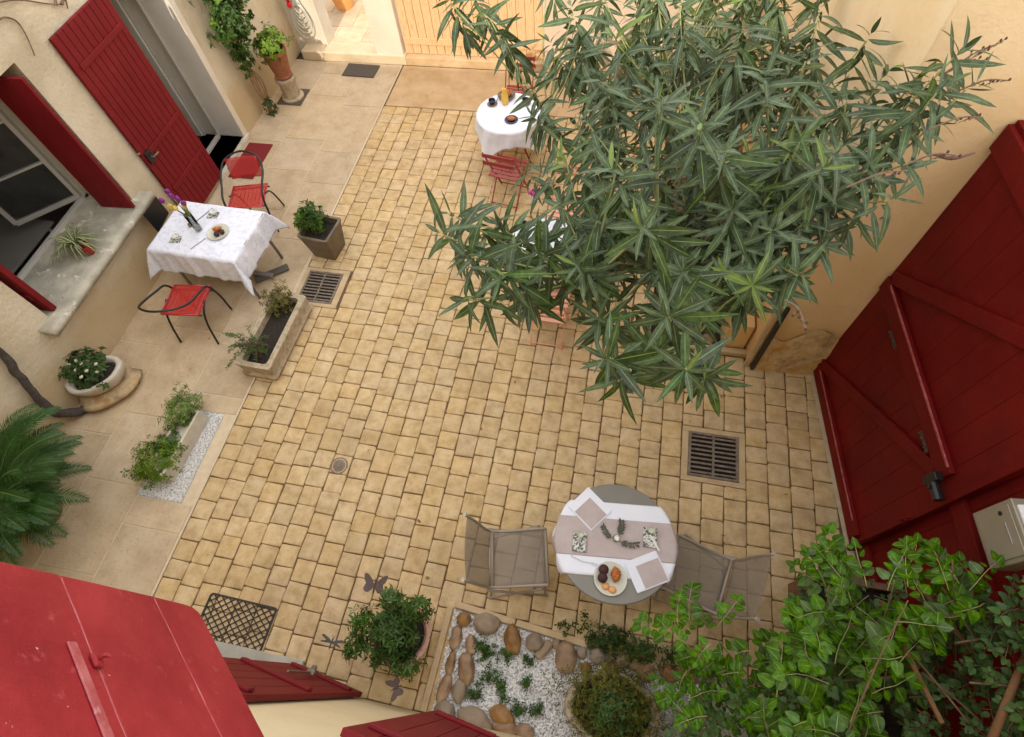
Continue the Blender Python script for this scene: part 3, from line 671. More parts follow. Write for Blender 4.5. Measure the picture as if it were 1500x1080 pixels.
for s_ in (1, -1):
    c_ = -1.2
    while c_ < 1.2:
        # line y = s*(x*.85) + c within rect
        seg = []
        for k in range(201):
            x = -W_/2+.012 + (W_-.024)*k/200; y = s_*.80*x + c_
            if abs(y) < D_/2-.012: seg.append((x, y))
        if len(seg) > 3: m.bar((*seg[0], .005+.002*(s_>0)), (*seg[-1], .005+.002*(s_>0)), .0075, .008)
        c_ += .060
obj('lattice', m, M_rubber, dm)
m = MB(); m.box(-.27,.27,-.16,.16,0,.014); obj('doormat', m, M_mat2, loc=(-4.33,7.90,.003), rz=-.03, bevel=.004, label='small dark brown doormat below the step at the back doorway', cat='doormat')
m = MB(); m.box(-.19,.19,-.36,.36,0,.014); obj('doormat', m, M_redmat, loc=(-5.26,5.68,.003), rz=0, bevel=.004, label='dark red doormat on the flagstones outside the open plank door', cat='doormat')

# ------------------------------------------------------------------ cloth, tables, chairs
def drape(top, W, D, over, r=.02, z0=.75, rnd_=False, ripple=.02, seed=0, nu=72, nv=60, offx=0, offy=0, flare=.12, sag=None):
    """cloth over a rectangle (W x D) or a round top (radius W/2)"""
    m = MB()
    CW, CD = W+2*over[0], D+2*over[1]
    def fn(u, v):
        x = (u-.5)*CW+offx; y = (v-.5)*CD+offy
        if rnd_:
            R_ = W/2; rr_ = sqrt(x*x+y*y); qx, qy = (x, y) if rr_ <= R_ else (x*R_/rr_, y*R_/rr_)
        else:
            qx = max(-W/2, min(W/2, x)); qy = max(-D/2, min(D/2, y))
        ox, oy = x-qx, y-qy; d = sqrt(ox*ox+oy*oy)
        if d < 1e-6: return V(x, y, z0+.0025+.0025*noise.noise(V(x*7,y*7,seed))+.004*max(0,.12-abs(noise.noise(V(x*4,y*6,seed+2))))/.12)
        nx_, ny_ = ox/d, oy/d; ang = atan2(ny_, nx_)
        s_ = qx+qy if not rnd_ else ang*R_
        corner = (abs(nx_*ny_)*2)**.7 if not rnd_ else (0 if d < .05 else min(1, d/.3)*.5)
        rip = ripple*min(1, d/.10)*(sin(s_*17+seed)+.6*sin(s_*41+seed*2)+.8*noise.noise(V(s_*5, d*4, seed)))
        rip += corner*.035*sin(ang*9+seed)*min(1, d/.15)
        out = .012 + flare*d*(.4+corner*1.5) + max(-.008, rip)
        return V(qx+nx_*out, qy+ny_*out, z0 - d*(.985-.08*corner))
    m.grid(fn, nu, nv)
    return m
def thick(o, t=.002):
    s_ = o.modifiers.new('thick', 'SOLIDIFY'); s_.thickness = t; s_.offset = -1; return o

# left table
tl = empty('garden_table', (-4.55, 3.71, 0), 'rectangular table hidden under the white cloth by the red door', 'table', rz=-.04)
boxo('tabletop', -.545, .545, -.365, .365, .715, .742, M_taupe, tl, bevel=.006)
m = MB(); m.box(-.5,.5,-.03,.03,.02,.06); obj('foot_bar', m, M_taupe, tl, bevel=.006)
for sx in (-1, 1):
    for sy in (-1, 1):
        m = MB(); m.tube([(sx*.44,sy*.29,.72),(sx*.46,sy*.32,.0)], .018, 8); obj('leg', m, M_taupe, tl, smooth=True)
m = MB(); m.bar((.30,-.10,.03),(.62,.18,.03),.10,.03); obj('foot', m, mat('dark_grey_foot', [(.10,.09,.075)], rough=.6), tl, bevel=.01)
o = obj('tablecloth', drape(None, 1.08, .76, (.30, .32), z0=.7465, seed=3, ripple=.016, flare=.20), M_cloth, smooth=True, loc=(-4.55,3.71,0), rz=-.04, label='white patterned tablecloth draped over the rectangular table by the red door', cat='tablecloth'); thick(o)
def ton(ux, uy, z=.75, base=(-4.55,3.71), a=-.04): return Vector((base[0]+ux*cos(a)-uy*sin(a), base[1]+ux*sin(a)+uy*cos(a), z))

def plate(name, loc, r, mt, label, group=None):
    m = MB(); m.lathe([(r*.55,0),(r*.58,.004),(r*.95,.013),(r,.018),(r*.985,.020),(r*.92,.016),(r*.6,.008),(r*.3,.007)], 40)
    return obj(name, m, mt, smooth=True, loc=loc, label=label, cat='plate', group=group)
def croissant(loc, rz, s=1.0, label='', group=None, curl=1.7):
    pts = []; rad = []; n = 44
    for i in range(n+1):
        t_ = i/n; a = (t_-.5)*curl; R_ = .055*s
        pts.append((R_*sin(a)*1.1, -R_*cos(a)+R_, .024*s)); env = sin(pi*min(max(t_,.02),.98))**.75
        seg = (t_*7) % 1; rad.append(max(.003, s*.026*env*(.86+.16*sin(pi*seg))))
    m = MB(); m.tube(pts, rad, 14); return obj('croissant', m, M_crois, smooth=True, loc=loc, rz=rz, label=label, cat='croissant', group=group)
def muffin(loc, s, mt, label, group, name='chocolate_cake'):
    m = MB(); m.lathe([(.018*s,0),(.022*s,.018*s),(.026*s,.020*s),(.026*s,.026*s),(.020*s,.036*s),(.010*s,.041*s)], 18); return obj(name, m, mt, smooth=True, loc=loc, label=label, cat='cake', group=group)
def fork(loc, rz, label, group, L=.19, kind_='knife'):
    m = MB(); m.bar((0,0,.003),(L*.5,0,.003),.012,.004); m.bar((L*.5,0,.003),(L,0,.003),.018,.002); return obj(kind_, m, M_steel, loc=loc, rz=rz, bevel=.001, label=label, cat=kind_, group=group)
def cup(loc, mt, label, group=None, s=1.0, rz=0, name='cup'):
    t = empty(name, loc, label, 'cup', group, rz)
    m = MB(); m.lathe([(.030*s,.006),(.034*s,.012),(.040*s,.045*s),(.043*s,.062*s),(.040*s,.062*s),(.036*s,.045*s),(.028*s,.014)], 24); obj('bowl', m, mt, t, smooth=True)
    m = MB(); m.tube(curve([(.038*s,0,.052*s),(.062*s,0,.050*s),(.062*s,0,.026*s),(.036*s,0,.022*s)], 5), .0045*s, 6); obj('handle', m, mt, t, smooth=True)
    return t
def saucer(loc, r, mt, label, group=None):
    m = MB(); m.lathe([(r*.5,0),(r*.6,.003),(r,.010),(r*.97,.012),(r*.55,.005),(r*.3,.005)], 28); return obj('saucer', m, mt, smooth=True, loc=loc, label=label, cat='saucer', group=group)

# items on the left table
q = ton(.18, -.02, .752)
plate('plate', q, .125, M_cer, 'pale plate of pastries on the rectangular white table')
croissant(q+V(-.012,.022,.010), .5, 1.15, 'golden croissant on the plate of the rectangular table')
muffin(q+V(.015,-.05,.009), 1.15, M_choc, 'dark round cake at the front of the plate on the rectangular table', None)
muffin(q+V(.06,-.008,.009), 1.15, M_choc, 'dark round cake at the right of the plate on the rectangular table', None)
def napkinset(loc, rz, where):
    m = MB(); m.box(-.065,.065,-.05,.05,0,.006); obj('printed_card', m, M_book, loc=loc, rz=rz, bevel=.001, label='dark patterned card under a white cup '+where, cat='card')
    cup(loc+V(.01,.015,.007), M_white, 'white cup standing on a patterned card '+where, s=.8, rz=rz+1)
napkinset(ton(-.02,.22), .1, 'at the back of the rectangular table')
napkinset(ton(-.27,-.20), .1, 'at the near left of the rectangular table')
m = MB(); m.bar((0,0,.004),(.26,0,.004),.012,.005); obj('knife', m, M_steel, loc=ton(-.18,.08), rz=1.15, bevel=.002, label='dark knife left of the vase on the rectangular table', cat='knife')
m = MB(); m.bar((0,0,.004),(.20,0,.004),.012,.005); obj('knife', m, M_steel, loc=ton(-.02,-.30), rz=1.05, bevel=.002, label='knife at the near edge of the rectangular table', cat='knife')
m = MB(); m.lathe([(.022,0),(.024,.02),(.02,.04)], 14); obj('salt_pot', m, M_iron, smooth=True, loc=ton(-.20,.02), label='tiny dark pot beside the vase on the rectangular table', cat='pot')
vz = empty('flower_vase', ton(-.07,-.02), 'tall clear glass vase of flowers on the rectangular table', 'vase')
m = MB(); m.lathe([(.036,0),(.040,.01),(.042,.24),(.038,.24),(.034,.012)], 24); obj('glass', m, M_glass, vz, smooth=True)
fl = empty('tulip_bunch', ton(-.07,-.02), 'bunch of purple and yellow flowers standing in the glass vase', 'flowers')
for i in range(9):
    a = i*2.4; r_ = rnd(.03,.11); top = V(cos(a)*r_-.03, sin(a)*r_, rnd(.32,.54)); m = MB(); m.tube(curve([(0.006*cos(a),.006*sin(a),.02),(cos(a)*.015,sin(a)*.015,.2),top], 5), .004, 6); obj('stem', m, M_twig, fl, smooth=True)
    m = MB(); m.blob(top, .025,.025,.034, amp=.25, seed=i, nu=10, nv=8); obj('flower', m, M_purple if top.z > .40 else M_yellow, fl, smooth=True)
for i in range(8):
    a = i*.8; m = MB(); r_ = .05
    def lf(u, v, a=a): 
        w = .012*sin(pi*min(.97, v+.08)); b_ = V(cos(a)*(.01+.07*v*v), sin(a)*(.01+.07*v*v), .12+.20*v); return b_ + V(-sin(a),cos(a),0)*(u-.5)*2*w
    m.grid(lf, 2, 6); obj('leaf', m, M_bushl, fl, smooth=True)
# black chair back behind the table
bc = empty('black_chair', (-5.22, 3.98, 0), 'black chair tucked between the rectangular table and the wall', 'chair', rz=.1)
boxo('backrest', -.19, -.165, -.16, .16, .50, .79, M_black, bc, bevel=.01); boxo('seat', -.17, .20, -.20, .20, .43, .46, M_black, bc, bevel=.01)
for sx in (-.16, .16):
    for sy in (-.18, .18): m = MB(); m.tube([(sx,sy,.44),(sx,sy,0)], .012, 8); obj('leg', m, M_black, bc, smooth=True)

# red loop chairs
def loop_chair(back=True):
    t = empty('loop_chair', (0,0,0), 'x', 'chair', 'red and black loop chairs')
    # faces +y ; seat 0.42 x 0.42 at .45
    hoop = curve([(-.225,.21,.02),(-.238,.20,.30),(-.245,.14,.54),(-.25,.0,.62),(-.26,-.18,.69),(-.20,-.33,.77),(0,-.40,.81),(.20,-.33,.77),(.26,-.18,.69),(.25,.0,.62),(.245,.14,.54),(.238,.20,.30),(.225,.21,.02)], 8)
    m = MB(); m.tube(hoop, .0125, 10); obj('hoop_frame', m, M_black, t, smooth=True)
    for s_ in (-1, 1):
        m = MB(); m.tube(curve([(s_*.225,.00,.475),(s_*.225,-.12,.40),(s_*.225,-.20,.25),(s_*.23,-.27,.01)], 6), .0115, 8); obj('rear_leg', m, M_black, t, smooth=True)
    for y_ in (.17,-.17): m = MB(); m.tube([(-.235,y_,.43),(.235,y_,.43)], .010, 8); obj('crossbar', m, M_black, t, smooth=True)
    m = MB(); m.grid(lambda u, v: V((u-.5)*.44, -.19+.40*v, .455+.012*((v-.5)**2)*4), 8, 10); st = thick(obj('seat', m, M_redmesh, t, smooth=True), .003)
    for k in range(9):
        m = MB(); x = -.20+.4*k/8; m.tube([(x,-.185,.458),(x,.205,.458)], .0035, 6); obj('seat_rib', m, M_redmetal, st)
    m = MB(); back and m.grid(lambda u, v: V((u-.5)*.40, -.235-.085*v-.02*cos((u-.5)*pi), .54+.24*v), 10, 6); thick(obj('backrest', m, M_redmesh, t, smooth=True), .003) if back else None
    m = MB()
    for a, b in (((-.22,.21),(.22,.21)),((-.22,-.19),(.22,-.19)),((-.22,-.19),(-.22,.21)),((.22,-.19),(.22,.21))): m.tube([(*a,.462),(*b,.462)], .008, 6)
    obj('seat_rim', m, M_redmetal, t, smooth=True)
    return t
lc = loop_chair(False); lc.location = (-4.57, 2.92, 0); lc.rotation_euler = (0,0,radians(6)); lc['label'] = 'black hoop chair with red seat on the near side of the rectangular table'
l2 = loop_chair(); l2.location = (-4.56, 4.56, 0); l2.rotation_euler = (0,0,radians(195)); l2['label'] = 'black hoop chair with red seat between the rectangular table and the doorway'

# front round table
ft = empty('round_table', (.315, 1.07, 0), 'round taupe metal garden table set for two at the front', 'table')
m = MB(); m.lathe([(.10,.690),(.40,.692),(.455,.690),(.46,.700),(.46,.712),(.452,.720),(.30,.720),(.1,.720)], 64); obj('tabletop', m, M_taupe, ft, smooth=2)
for k in range(4):
    a = pi/4+k*pi/2; m = MB(); m.tube(curve([(cos(a)*.05,sin(a)*.05,.69),(cos(a)*.06,sin(a)*.06,.35),(cos(a)*.16,sin(a)*.16,.10),(cos(a)*.34,sin(a)*.34,.012)], 6), .014, 8); obj('leg', m, M_taupe, ft, smooth=True)
TZ = .7215
def tcl(x, y, z=TZ): return V(.315+x, 1.07+y, z)
o = obj('tablecloth', drape(None, .92, .92, (-.0, -.0), z0=.0, rnd_=True), M_cloth2)
bpy.data.objects.remove(o, do_unlink=True)
def runner(halfw, over, z, seed, mt, name, label, cy=0):
    m = MB(); R_ = .462; CW = 2*(R_+over)
    def fn(u, v):
        x = (u-.5)*CW; y = (v-.5)*2*halfw+cy
        edge = sqrt(max(0.0001, R_*R_-y*y)); e = max(0, abs(x)-edge); s_ = 1 if x > 0 else -1
        # hang is the same length all along the edge
        if e > 0:
            d = min(e, over+.03*noise.noise(V(y*6, s_, seed))); out = .010+.12*d+.012*sin(y*24+seed)*min(1, d/.06)
            return V(s_*(edge+out), y*(1+.05*d), z-.003-d*.95)
        return V(x, y, z+.0012*(noise.noise(V(x*9,y*9,seed))+1))
    m.grid(fn, 90, 26); return thick(obj(name, m, mt, smooth=True, loc=(.315,1.07,0), rz=.09, label=label, cat='tablecloth'), .0015)
runner(.285, .09, TZ+.002, 1, M_cloth2, 'tablecloth', 'white cloth with band borders across the round front table', cy=.015)
runner(.150, .080, TZ+.0055, 2, M_linen, 'linen_runner', 'taupe linen band running across the white cloth of the round front table', cy=.02)
def napkin(c, rz, label):
    t = empty('napkin', c, label, 'napkin', 'folded napkins on the front table', rz)
    m = MB(); m.box(-.13,.13,-.115,.115,0,.005); m.box(-.135,.125,-.11,.12,.0052,.008); obj('white_cloth', m, M_cloth2, t, bevel=.002)
    m = MB(); m.box(-.065,.12,-.105,.065,.0085,.010); obj('linen_centre', m, M_linen, t, bevel=.0005)
napkin(P(864,746,.728), radians(-38)+.0, 'folded white and taupe napkin at the upper left of the round front table')
napkin(P(948,838,.728), radians(30), 'folded white and taupe napkin at the lower right of the round front table')
for (px, py, w) in ((849,794,'at the left place'), (952,788,'at the right place')):
    c = P(px, py, .731)
    m = MB(); m.box(-.052,.052,-.075,.075,0,.012); obj('patterned_box', m, M_book, loc=c, rz=.05, bevel=.001, label='leaf patterned flat box '+w+' of the round front table', cat='box')
    cup(c+V(.0,.05,.013), M_cer, 'pale cup standing on the patterned box '+w+' of the front table', s=.65)
m = MB(); m.bar((-.06,0,.0),(.075,0,.0),.012,.006); obj('spoon', m, M_white, loc=P(958,794,.752), rz=-.95, label='white spoon lying across the right patterned box', cat='spoon')
plc = P(894,848,.724)
plate('plate', plc, .125, M_cer, 'round pale plate of breakfast food at the near edge of the round front table')
croissant(plc+V(.035,.03,.009), 1.65, 1.55, 'glossy brown croissant on the plate of the front table', curl=1.3)
muffin(plc+V(-.058,.050,.009), 1.45, M_choc, 'dark round cake at the back of the plate on the front table', None)
muffin(plc+V(-.060,-.010,.009), 1.45, M_choc, 'dark round cake in the middle left of the plate on the front table', None)
for k, (dx, dy) in enumerate(((-.03,-.062),(.022,-.078))):
    m = MB(); m.blob((0,0,.012), .030,.026,.017, amp=.06, seed=k, nu=14, nv=8); obj('apricot_half', m, M_apr, smooth=True, loc=plc+V(dx,dy,.006), label='orange apricot half, '+('left' if k == 0 else 'right')+' of the two on the front table plate', cat='fruit')
fk = MB(); fk.tube(curve([(-.12,.01,.004),(-.03,-.004,.006),(.06,.004,.005)], 5), .003, 6); fk.box(.055,.085,-.006,.012,.003,.006); obj('fork', fk, M_steel, loc=P(858,823,.731), rz=-.12, label='steel fork left of the plate on the front table', cat='fork')
cd = empty('candle', P(903,790,.731), 'small white candle in a glass in the middle of the front table', 'candle')
m = MB(); m.lathe([(.026,0),(.028,.01),(.029,.045),(.026,.045),(.025,.01)], 24); obj('glass_cup', m, M_glass, cd, smooth=True)
m = MB(); m.lathe([(.021,.006),(.022,.035),(.012,.038),(.002,.038)], 20); obj('wax', m, M_white, cd, smooth=True)
M_dol = leafmat('dark_olive_leaf', (.06,.07,.05), (.10,.11,.085), (.14,.14,.1), .5, .1)
M_dolt = mat('dark_olive_twig', [(.09,.075,.05)])
for k, (a0, L, bend) in enumerate(((1.15,.11,.25), (3.0,.10,-.5), (-.45,.13,.4))):
    t = empty('olive_sprig', P(903,790,.733), 'dark leafy sprig '+('pointing to the back' if k == 0 else 'pointing left' if k == 1 else 'pointing right')+' of the candle on the front table', 'sprig', 'sprigs round the candle')
    pts = [V(cos(a0+bend*u)*(.03+L*u), sin(a0+bend*u)*(.03+L*u), .004+.006*sin(u*3)) for u in [i/8 for i in range(9)]]
    m = MB(); m.tube(pts, .003, 6, r2=.0015); obj('stem', m, M_dolt, t)
    m = MB()
    for i, p in enumerate(pts[1:]):
        for s_ in (-1, 1):
            a = a0+bend*i/8+s_*rnd(.5,1.0); l = rnd(.03,.045); e = p+V(cos(a)*l, sin(a)*l, rnd(.002,.012)); n_ = V(-sin(a),cos(a),0)*.008
            m.quad(p, (p+e)/2+n_, e, (p+e)/2-n_, ((.5,0),(1,.5),(.5,1),(0,.5)))
    obj('leaves', m, M_dol, t)

# mesh chairs
def mesh_chair():
    t = empty('mesh_chair', (0,0,0), 'x', 'chair', 'taupe mesh folding chairs')
    w = .225
    # faces +x. seat from x=-.22 to .24, back rises behind
    m = MB(); m.grid(lambda u, v: V(-.20+.44*u, (v-.5)*2*w*(1-.0*u), .40+.03*u-.018*sin(pi*v)-.01*sin(pi*u)), 10, 8); thick(obj('seat', m, M_tex, t, smooth=True), .002)
    m = MB(); m.grid(lambda u, v: V(-.215-.14*u-.015*sin(pi*v), (v-.5)*2*(w+.015*u), .42+.45*u), 10, 8); thick(obj('backrest', m, M_tex, t, smooth=True), .002)
    for s_ in (-1, 1):
        m = MB(); m.tube(curve([(.255,s_*w,.42),(.20,s_*w,.435),(-.20,s_*w,.405),(-.30,s_*(w+.012),.66),(-.365,s_*(w+.016),.885)], 6), .0125, 8); obj('side_rail', m, M_texd, t, smooth=True)
        m = MB(); m.bar((-.24,s_*(w+.022),.40),(.24,s_*(w+.022),.01),.018,.028); obj('leg', m, M_texd, t, bevel=.003)
        m = MB(); m.bar((.20,s_*(w+.026),.42),(-.27,s_*(w+.026),.01),.018,.028); obj('leg', m, M_texd, t, bevel=.003)
        m = MB(); m.tube([(-.365,s_*(w+.016),.885),(-.372,s_*(w+.016),.905)], .015, 8); obj('end_cap', m, M_frame, t)
    for a_, b_, r_ in (((.25,-w,.425),(.25,w,.425),.013),((-.205,-w,.405),(-.205,w,.405),.013),((-.25,-w-.02,.04),(-.25,w+.02,.04),.009),((.22,-w-.02,.04),(.22,w+.02,.04),.009)):
        m = MB(); m.tube([a_, b_], r_, 8); obj('crossbar', m, M_texd, t, smooth=True)
    return t
mc = mesh_chair(); mc.location = (-.45, .87, 0); mc.rotation_euler = (0,0,radians(12)); mc['label'] = 'taupe mesh folding chair to the left of the round front table'
mc2 = copy_tree(mc); mc2.location = (1.02, 1.00, 0); mc2.rotation_euler = (0,0,radians(165)); mc2['label'] = 'taupe mesh folding chair right of the round front table near the climber'

# bistro set: round table, white cloth, two slatted chairs
def round_set(cx, cy, R_, label, labelc, seed, over=.20, rz=0):
    t = empty('bistro_table', (cx, cy, 0), label, 'table')
    m = MB(); m.lathe([(.1,.70),(R_-.01,.70),(R_,.705),(R_,.715),(R_-.01,.718),(.1,.718)], 48); obj('tabletop', m, M_cred, t, smooth=2)
    for k in range(4):
        a = k*pi/2+.5; m = MB(); m.tube([(cos(a)*.25,sin(a)*.25,.70),(cos(a+.8)*.30,sin(a+.8)*.30,0)], .012, 8); obj('leg', m, M_cred, t)
    return thick(obj('tablecloth', drape(None, 2*R_, 2*R_, (over, over), z0=.7225, rnd_=True, seed=seed, ripple=.014, flare=.14, nu=64, nv=64), M_cloth2, smooth=True, loc=(cx,cy,0), rz=rz, label=labelc, cat='tablecloth'))
def bistro_chair(mt, name='slatted_chair', grp=None):
    t = empty(name, (0,0,0), 'x', 'chair', grp)
    w = .19
    for k in range(6):
        x = -.17+.068*k; boxo('seat_slat', x, x+.045, -w, w, .435, .447, mt, t, bevel=.003)
    for z in (.80, .70): boxo('back_slat', -.245, -.232, -w-.012, w+.012, z-.03, z+.022, mt, t, bevel=.004)
    for s_ in (-1, 1):
        m = MB(); m.bar((-.24,s_*w,.83),(.20,s_*w,.0),.010,.022); obj('back_leg', m, mt, t)
        m = MB(); m.bar((.20,s_*(w-.02),.44),(-.22,s_*(w-.02),.0),.010,.022); obj('front_leg', m, mt, t)
    for x_, z_ in ((.17,.05),(-.19,.03)): m = MB(); m.tube([(x_,-w,z_),(x_,w,z_)], .007, 6); obj('crossbar', m, mt, t)
    return t
round_set(-1.52, 6.12, .40, 'round bistro table under a white cloth at the back by the doors', 'plain white cloth on the round table at the back', 5, rz=.3)
round_set(-.72, 4.02, .36, 'round bistro table mostly hidden under the oleander', 'white cloth on the round table half hidden under the oleander', 9, rz=.8)
b1 = bistro_chair(M_cred, grp='dark red slatted chairs'); b1.location = (-1.56, 6.92, 0); b1.rotation_euler = (0,0,radians(-92)); b1['label'] = 'dark red slatted chair behind the back table facing the camera'
b2 = copy_tree(b1); b2.location = (-1.42, 5.42, 0); b2.rotation_euler = (0,0,radians(80)); b2['label'] = 'dark red slatted chair on the near side of the back table'
b3 = bistro_chair(M_sal, grp='salmon slatted chairs'); b3.location = (-.58, 3.40, 0); b3.rotation_euler = (0,0,radians(88)); b3['label'] = 'salmon slatted chair on the near side of the table under the oleander'
b4 = copy_tree(b3); b4.location = (-.60, 4.90, 0); b4.rotation_euler = (0,0,radians(-98)); b4['label'] = 'salmon slatted chair behind the table under the oleander'
for (px, py, w) in ((721,153,'left'), (770,152,'right')):
    c = P(px, py, .727); saucer(c, .065, M_iron, 'dark saucer at the '+w+' place of the back table'); cup(c+V(0,.0,.005), M_navy, 'navy blue cup at the '+w+' place of the back table', s=1.0)
saucer(P(749,176,.728), .085, M_navy, 'dark rimmed dish of pastries in the middle of the back table')
m = MB(); m.blob((0,0,.02), .05,.035,.02, amp=.3, seed=4, nu=14, nv=8); obj('pastry', m, M_crois, smooth=True, loc=P(749,176,.733), label='golden pastry in the dish on the back table', cat='pastry')
tr = P(742,142,.728); m = MB(); m.lathe([(.04,0),(.10,.004),(.115,.03),(.11,.03),(.09,.008)], 28); obj('bread_bowl', m, M_iron, smooth=True, loc=tr, label='dark bowl of bread on the back table', cat='bowl')
m = MB(); m.blob((0,0,.05), .07,.05,.035, amp=.3, seed=6, nu=14, nv=8); obj('bread', m, M_crois, smooth=True, loc=tr, label='small golden loaf in the dark bowl on the back table', cat='bread')
jq = P(740,152,.728); jg = empty('juice_carafe', jq, 'tall carafe of orange juice on the back table', 'carafe'); m = MB(); m.lathe([(.035,0),(.045,.03),(.045,.12),(.025,.17),(.030,.20),(.028,.20),(.02,.17),(.04,.1)], 20); obj('carafe', m, M_juice, jg, smooth=True)
m = MB(); m.tube(curve([(0,0,0),(.03,.01,.003),(.10,0,.005)], 4), .004, 6); obj('spoon', m, M_steel, loc=P(729,152,.733), rz=1.8, label='spoon beside the left navy cup', cat='spoon')
for (px, py, w) in ((768,334,'left'), (797,345,'right')): cup(P(px, py, .727), M_navy, 'navy blue cup at the '+w+' of the table under the oleander', s=1.1)
fv = empty('small_bouquet', P(781,300,.728), 'small bunch of magenta flowers on the table under the oleander', 'flowers')
m = MB(); m.lathe([(.025,0),(.03,.03),(.022,.10),(.025,.11)], 16); obj('vase', m, M_white, fv, smooth=True)
for i in range(5): m = MB(); p_ = V(cos(i*1.3)*.03, sin(i*1.3)*.03, .17+.02*(i%2)); m.tube([(0,0,.05), p_], .003, 5); m.blob(p_, .022,.022,.018, amp=.3, seed=i, nu=9, nv=6); obj('flower', m, M_pink, fv, smooth=True)

# ------------------------------------------------------------------ leaf builders
def leafshape(L=1, W=.15, droop=.25, fold=.3, n=5, kind='lance', serr=0):
    m = MB(); rows = []
    for i in range(n+1):
        t = i/n
        if kind == 'lance': w = W*(sin(pi*t**.8)**.8 if 0 < t < 1 else .04)
        elif kind == 'ovate': w = W*(sin(pi*t**.62)**.62 if 0 < t < 1 else .03)
        else: w = W*(1-t)**.5*min(1, t*6+.3)
        z = -droop*t*t; x = t*(1-.12*droop*t)
        rows.append((x, w, z))
    for x, w, z in rows:
        b = len(m.v); m.v += [V(x*L, w*L, (z+fold*w)*L), V(x*L, 0, z*L), V(x*L, -w*L, (z+fold*w)*L)]
    for i in range(n):
        a = i*3; t0, t1 = i/n, (i+1)/n
        m.face((a, a+1, a+4, a+3), ((0,t0),(.5,t0),(.5,t1),(0,t1))); m.face((a+1, a+2, a+5, a+4), ((.5,t0),(1,t0),(1,t1),(.5,t1)))
    return m
def frame(pos, d, up, s=1.0):
    d = Vector(d).normalized(); y = Vector(up).cross(d)
    if y.length < 1e-3: y = d.orthogonal()
    y.normalize(); z = d.cross(y)
    return Matrix(((d.x*s,y.x*s,z.x*s,pos.x),(d.y*s,y.y*s,z.y*s,pos.y),(d.z*s,y.z*s,z.z*s,pos.z),(0,0,0,1)))
CAMP = V(0,0,HC)
def place_leaves(root, leaves, shapes, mt, name='leaf', nparts=300, restname='small_leaves'):
    """leaves: list of (Matrix, shape index)"""
    leaves.sort(key=lambda l: (l[0].translation-CAMP).length/l[0].to_scale().x)
    ms = [s_.mesh(name, mt, True) for s_ in shapes]; rest = MB()
    inv = Matrix.Translation(-root.location)
    for i, (M_, k) in enumerate(leaves):
        M_ = inv @ M_
        if i < nparts:
            o = bpy.data.objects.new(name, ms[k]); C.objects.link(o); o.parent = root; o.matrix_local = M_
        else: rest.add(shapes[k], M_)
    if rest.v: obj(restname, rest, mt, root, smooth=True, kind='stuff')

# ------------------------------------------------------------------ oleander
OB = V(1.02, 3.72, 0)
ole = empty('oleander', OB, 'tall grey green oleander spreading its long leaves over the tables', 'shrub')
tips = []
for px, py, z in ((690,377,3.15),(668,318,3.1),(650,345,3.2),(735,400,3.1),(790,372,3.0),(735,335,2.9),(690,440,3.05),
    (890,527,3.05),(909,556,2.9),(979,464,3.2),(1004,542,3.1),(1033,553,2.9),(943,335,3.45),(880,470,2.7),(960,520,2.8),
    (1199,252,3.3),(1152,230,3.2),(1300,295,3.1),(1168,404,2.9),(1137,422,2.7),(1072,312,3.1),(1199,360,2.8),(1245,330,2.8),(1026,188,3.5),(962,149,3.3),(996,13,3.2),
    (1090,43,3.2),(1171,209,3.3),(1291,115,3.25),(1218,230,3.3),(1372,137,3.45),(1397,85,3.5),(1414,132,3.4),(1350,188,3.3),(1330,240,3.2),(661,5,2.9),(717,27,2.9),(740,60,2.8),(690,-10,2.9),
    (970,155,3.3),(901,256,3.2),(787,176,2.8),(781,133,2.7),(830,240,2.9),(860,180,3.0),(1330,130,3.3),(1270,60,3.1),(1200,20,3.1),(1240,150,3.3),(1120,120,3.4),(1060,230,3.4),
    (1000,400,3.2),(860,400,2.9),(820,420,2.7),(770,440,2.6),(1060,400,2.9),(1090,440,2.5),(1010,450,2.8),(1210,300,3.0),(1270,250,3.2),(1130,340,3.0),(840,20,3.0),(810,70,2.8),(900,60,3.2),(880,120,3.1),(1180,90,3.3),(1150,-20,3.2),(960,-30,3.2)):
    tips.append((P(px, py, z), 1.0))
CROWN = [(780,0),(800,120),(840,160),(790,220),(740,280),(690,320),(690,380),(760,400),(850,400),(900,480),(960,520),(1030,500),(1060,430),(1140,410),(1220,340),(1290,280),(1290,200),(1360,160),(1330,110),(1260,120),(1240,0)]
rs = random.Random(21); k = 0
while k < 175:
    px = rs.uniform(690, 1360); py = rs.uniform(-60, 520)
    if inpoly(px, max(py, 1), CROWN):
        dens = 1.0 if px > 860 else .55
        if px < 860 and py < 300: dens = .5
        if rs.random() < dens:
            z = rs.uniform(1.7, 3.0); p_ = P(px, py, z)
            if p_.x < 1.42 or (p_.y < 3.2 and p_.x < 2.0): tips.append((p_, .92)); k += 1
OSH = [leafshape(1, w, dr_, fo) for w, dr_, fo in ((.082,.12,.16),(.094,.26,.18),(.078,.45,.22),(.096,.02,.14),(.088,.7,.2),(.085,-.14,.16))]
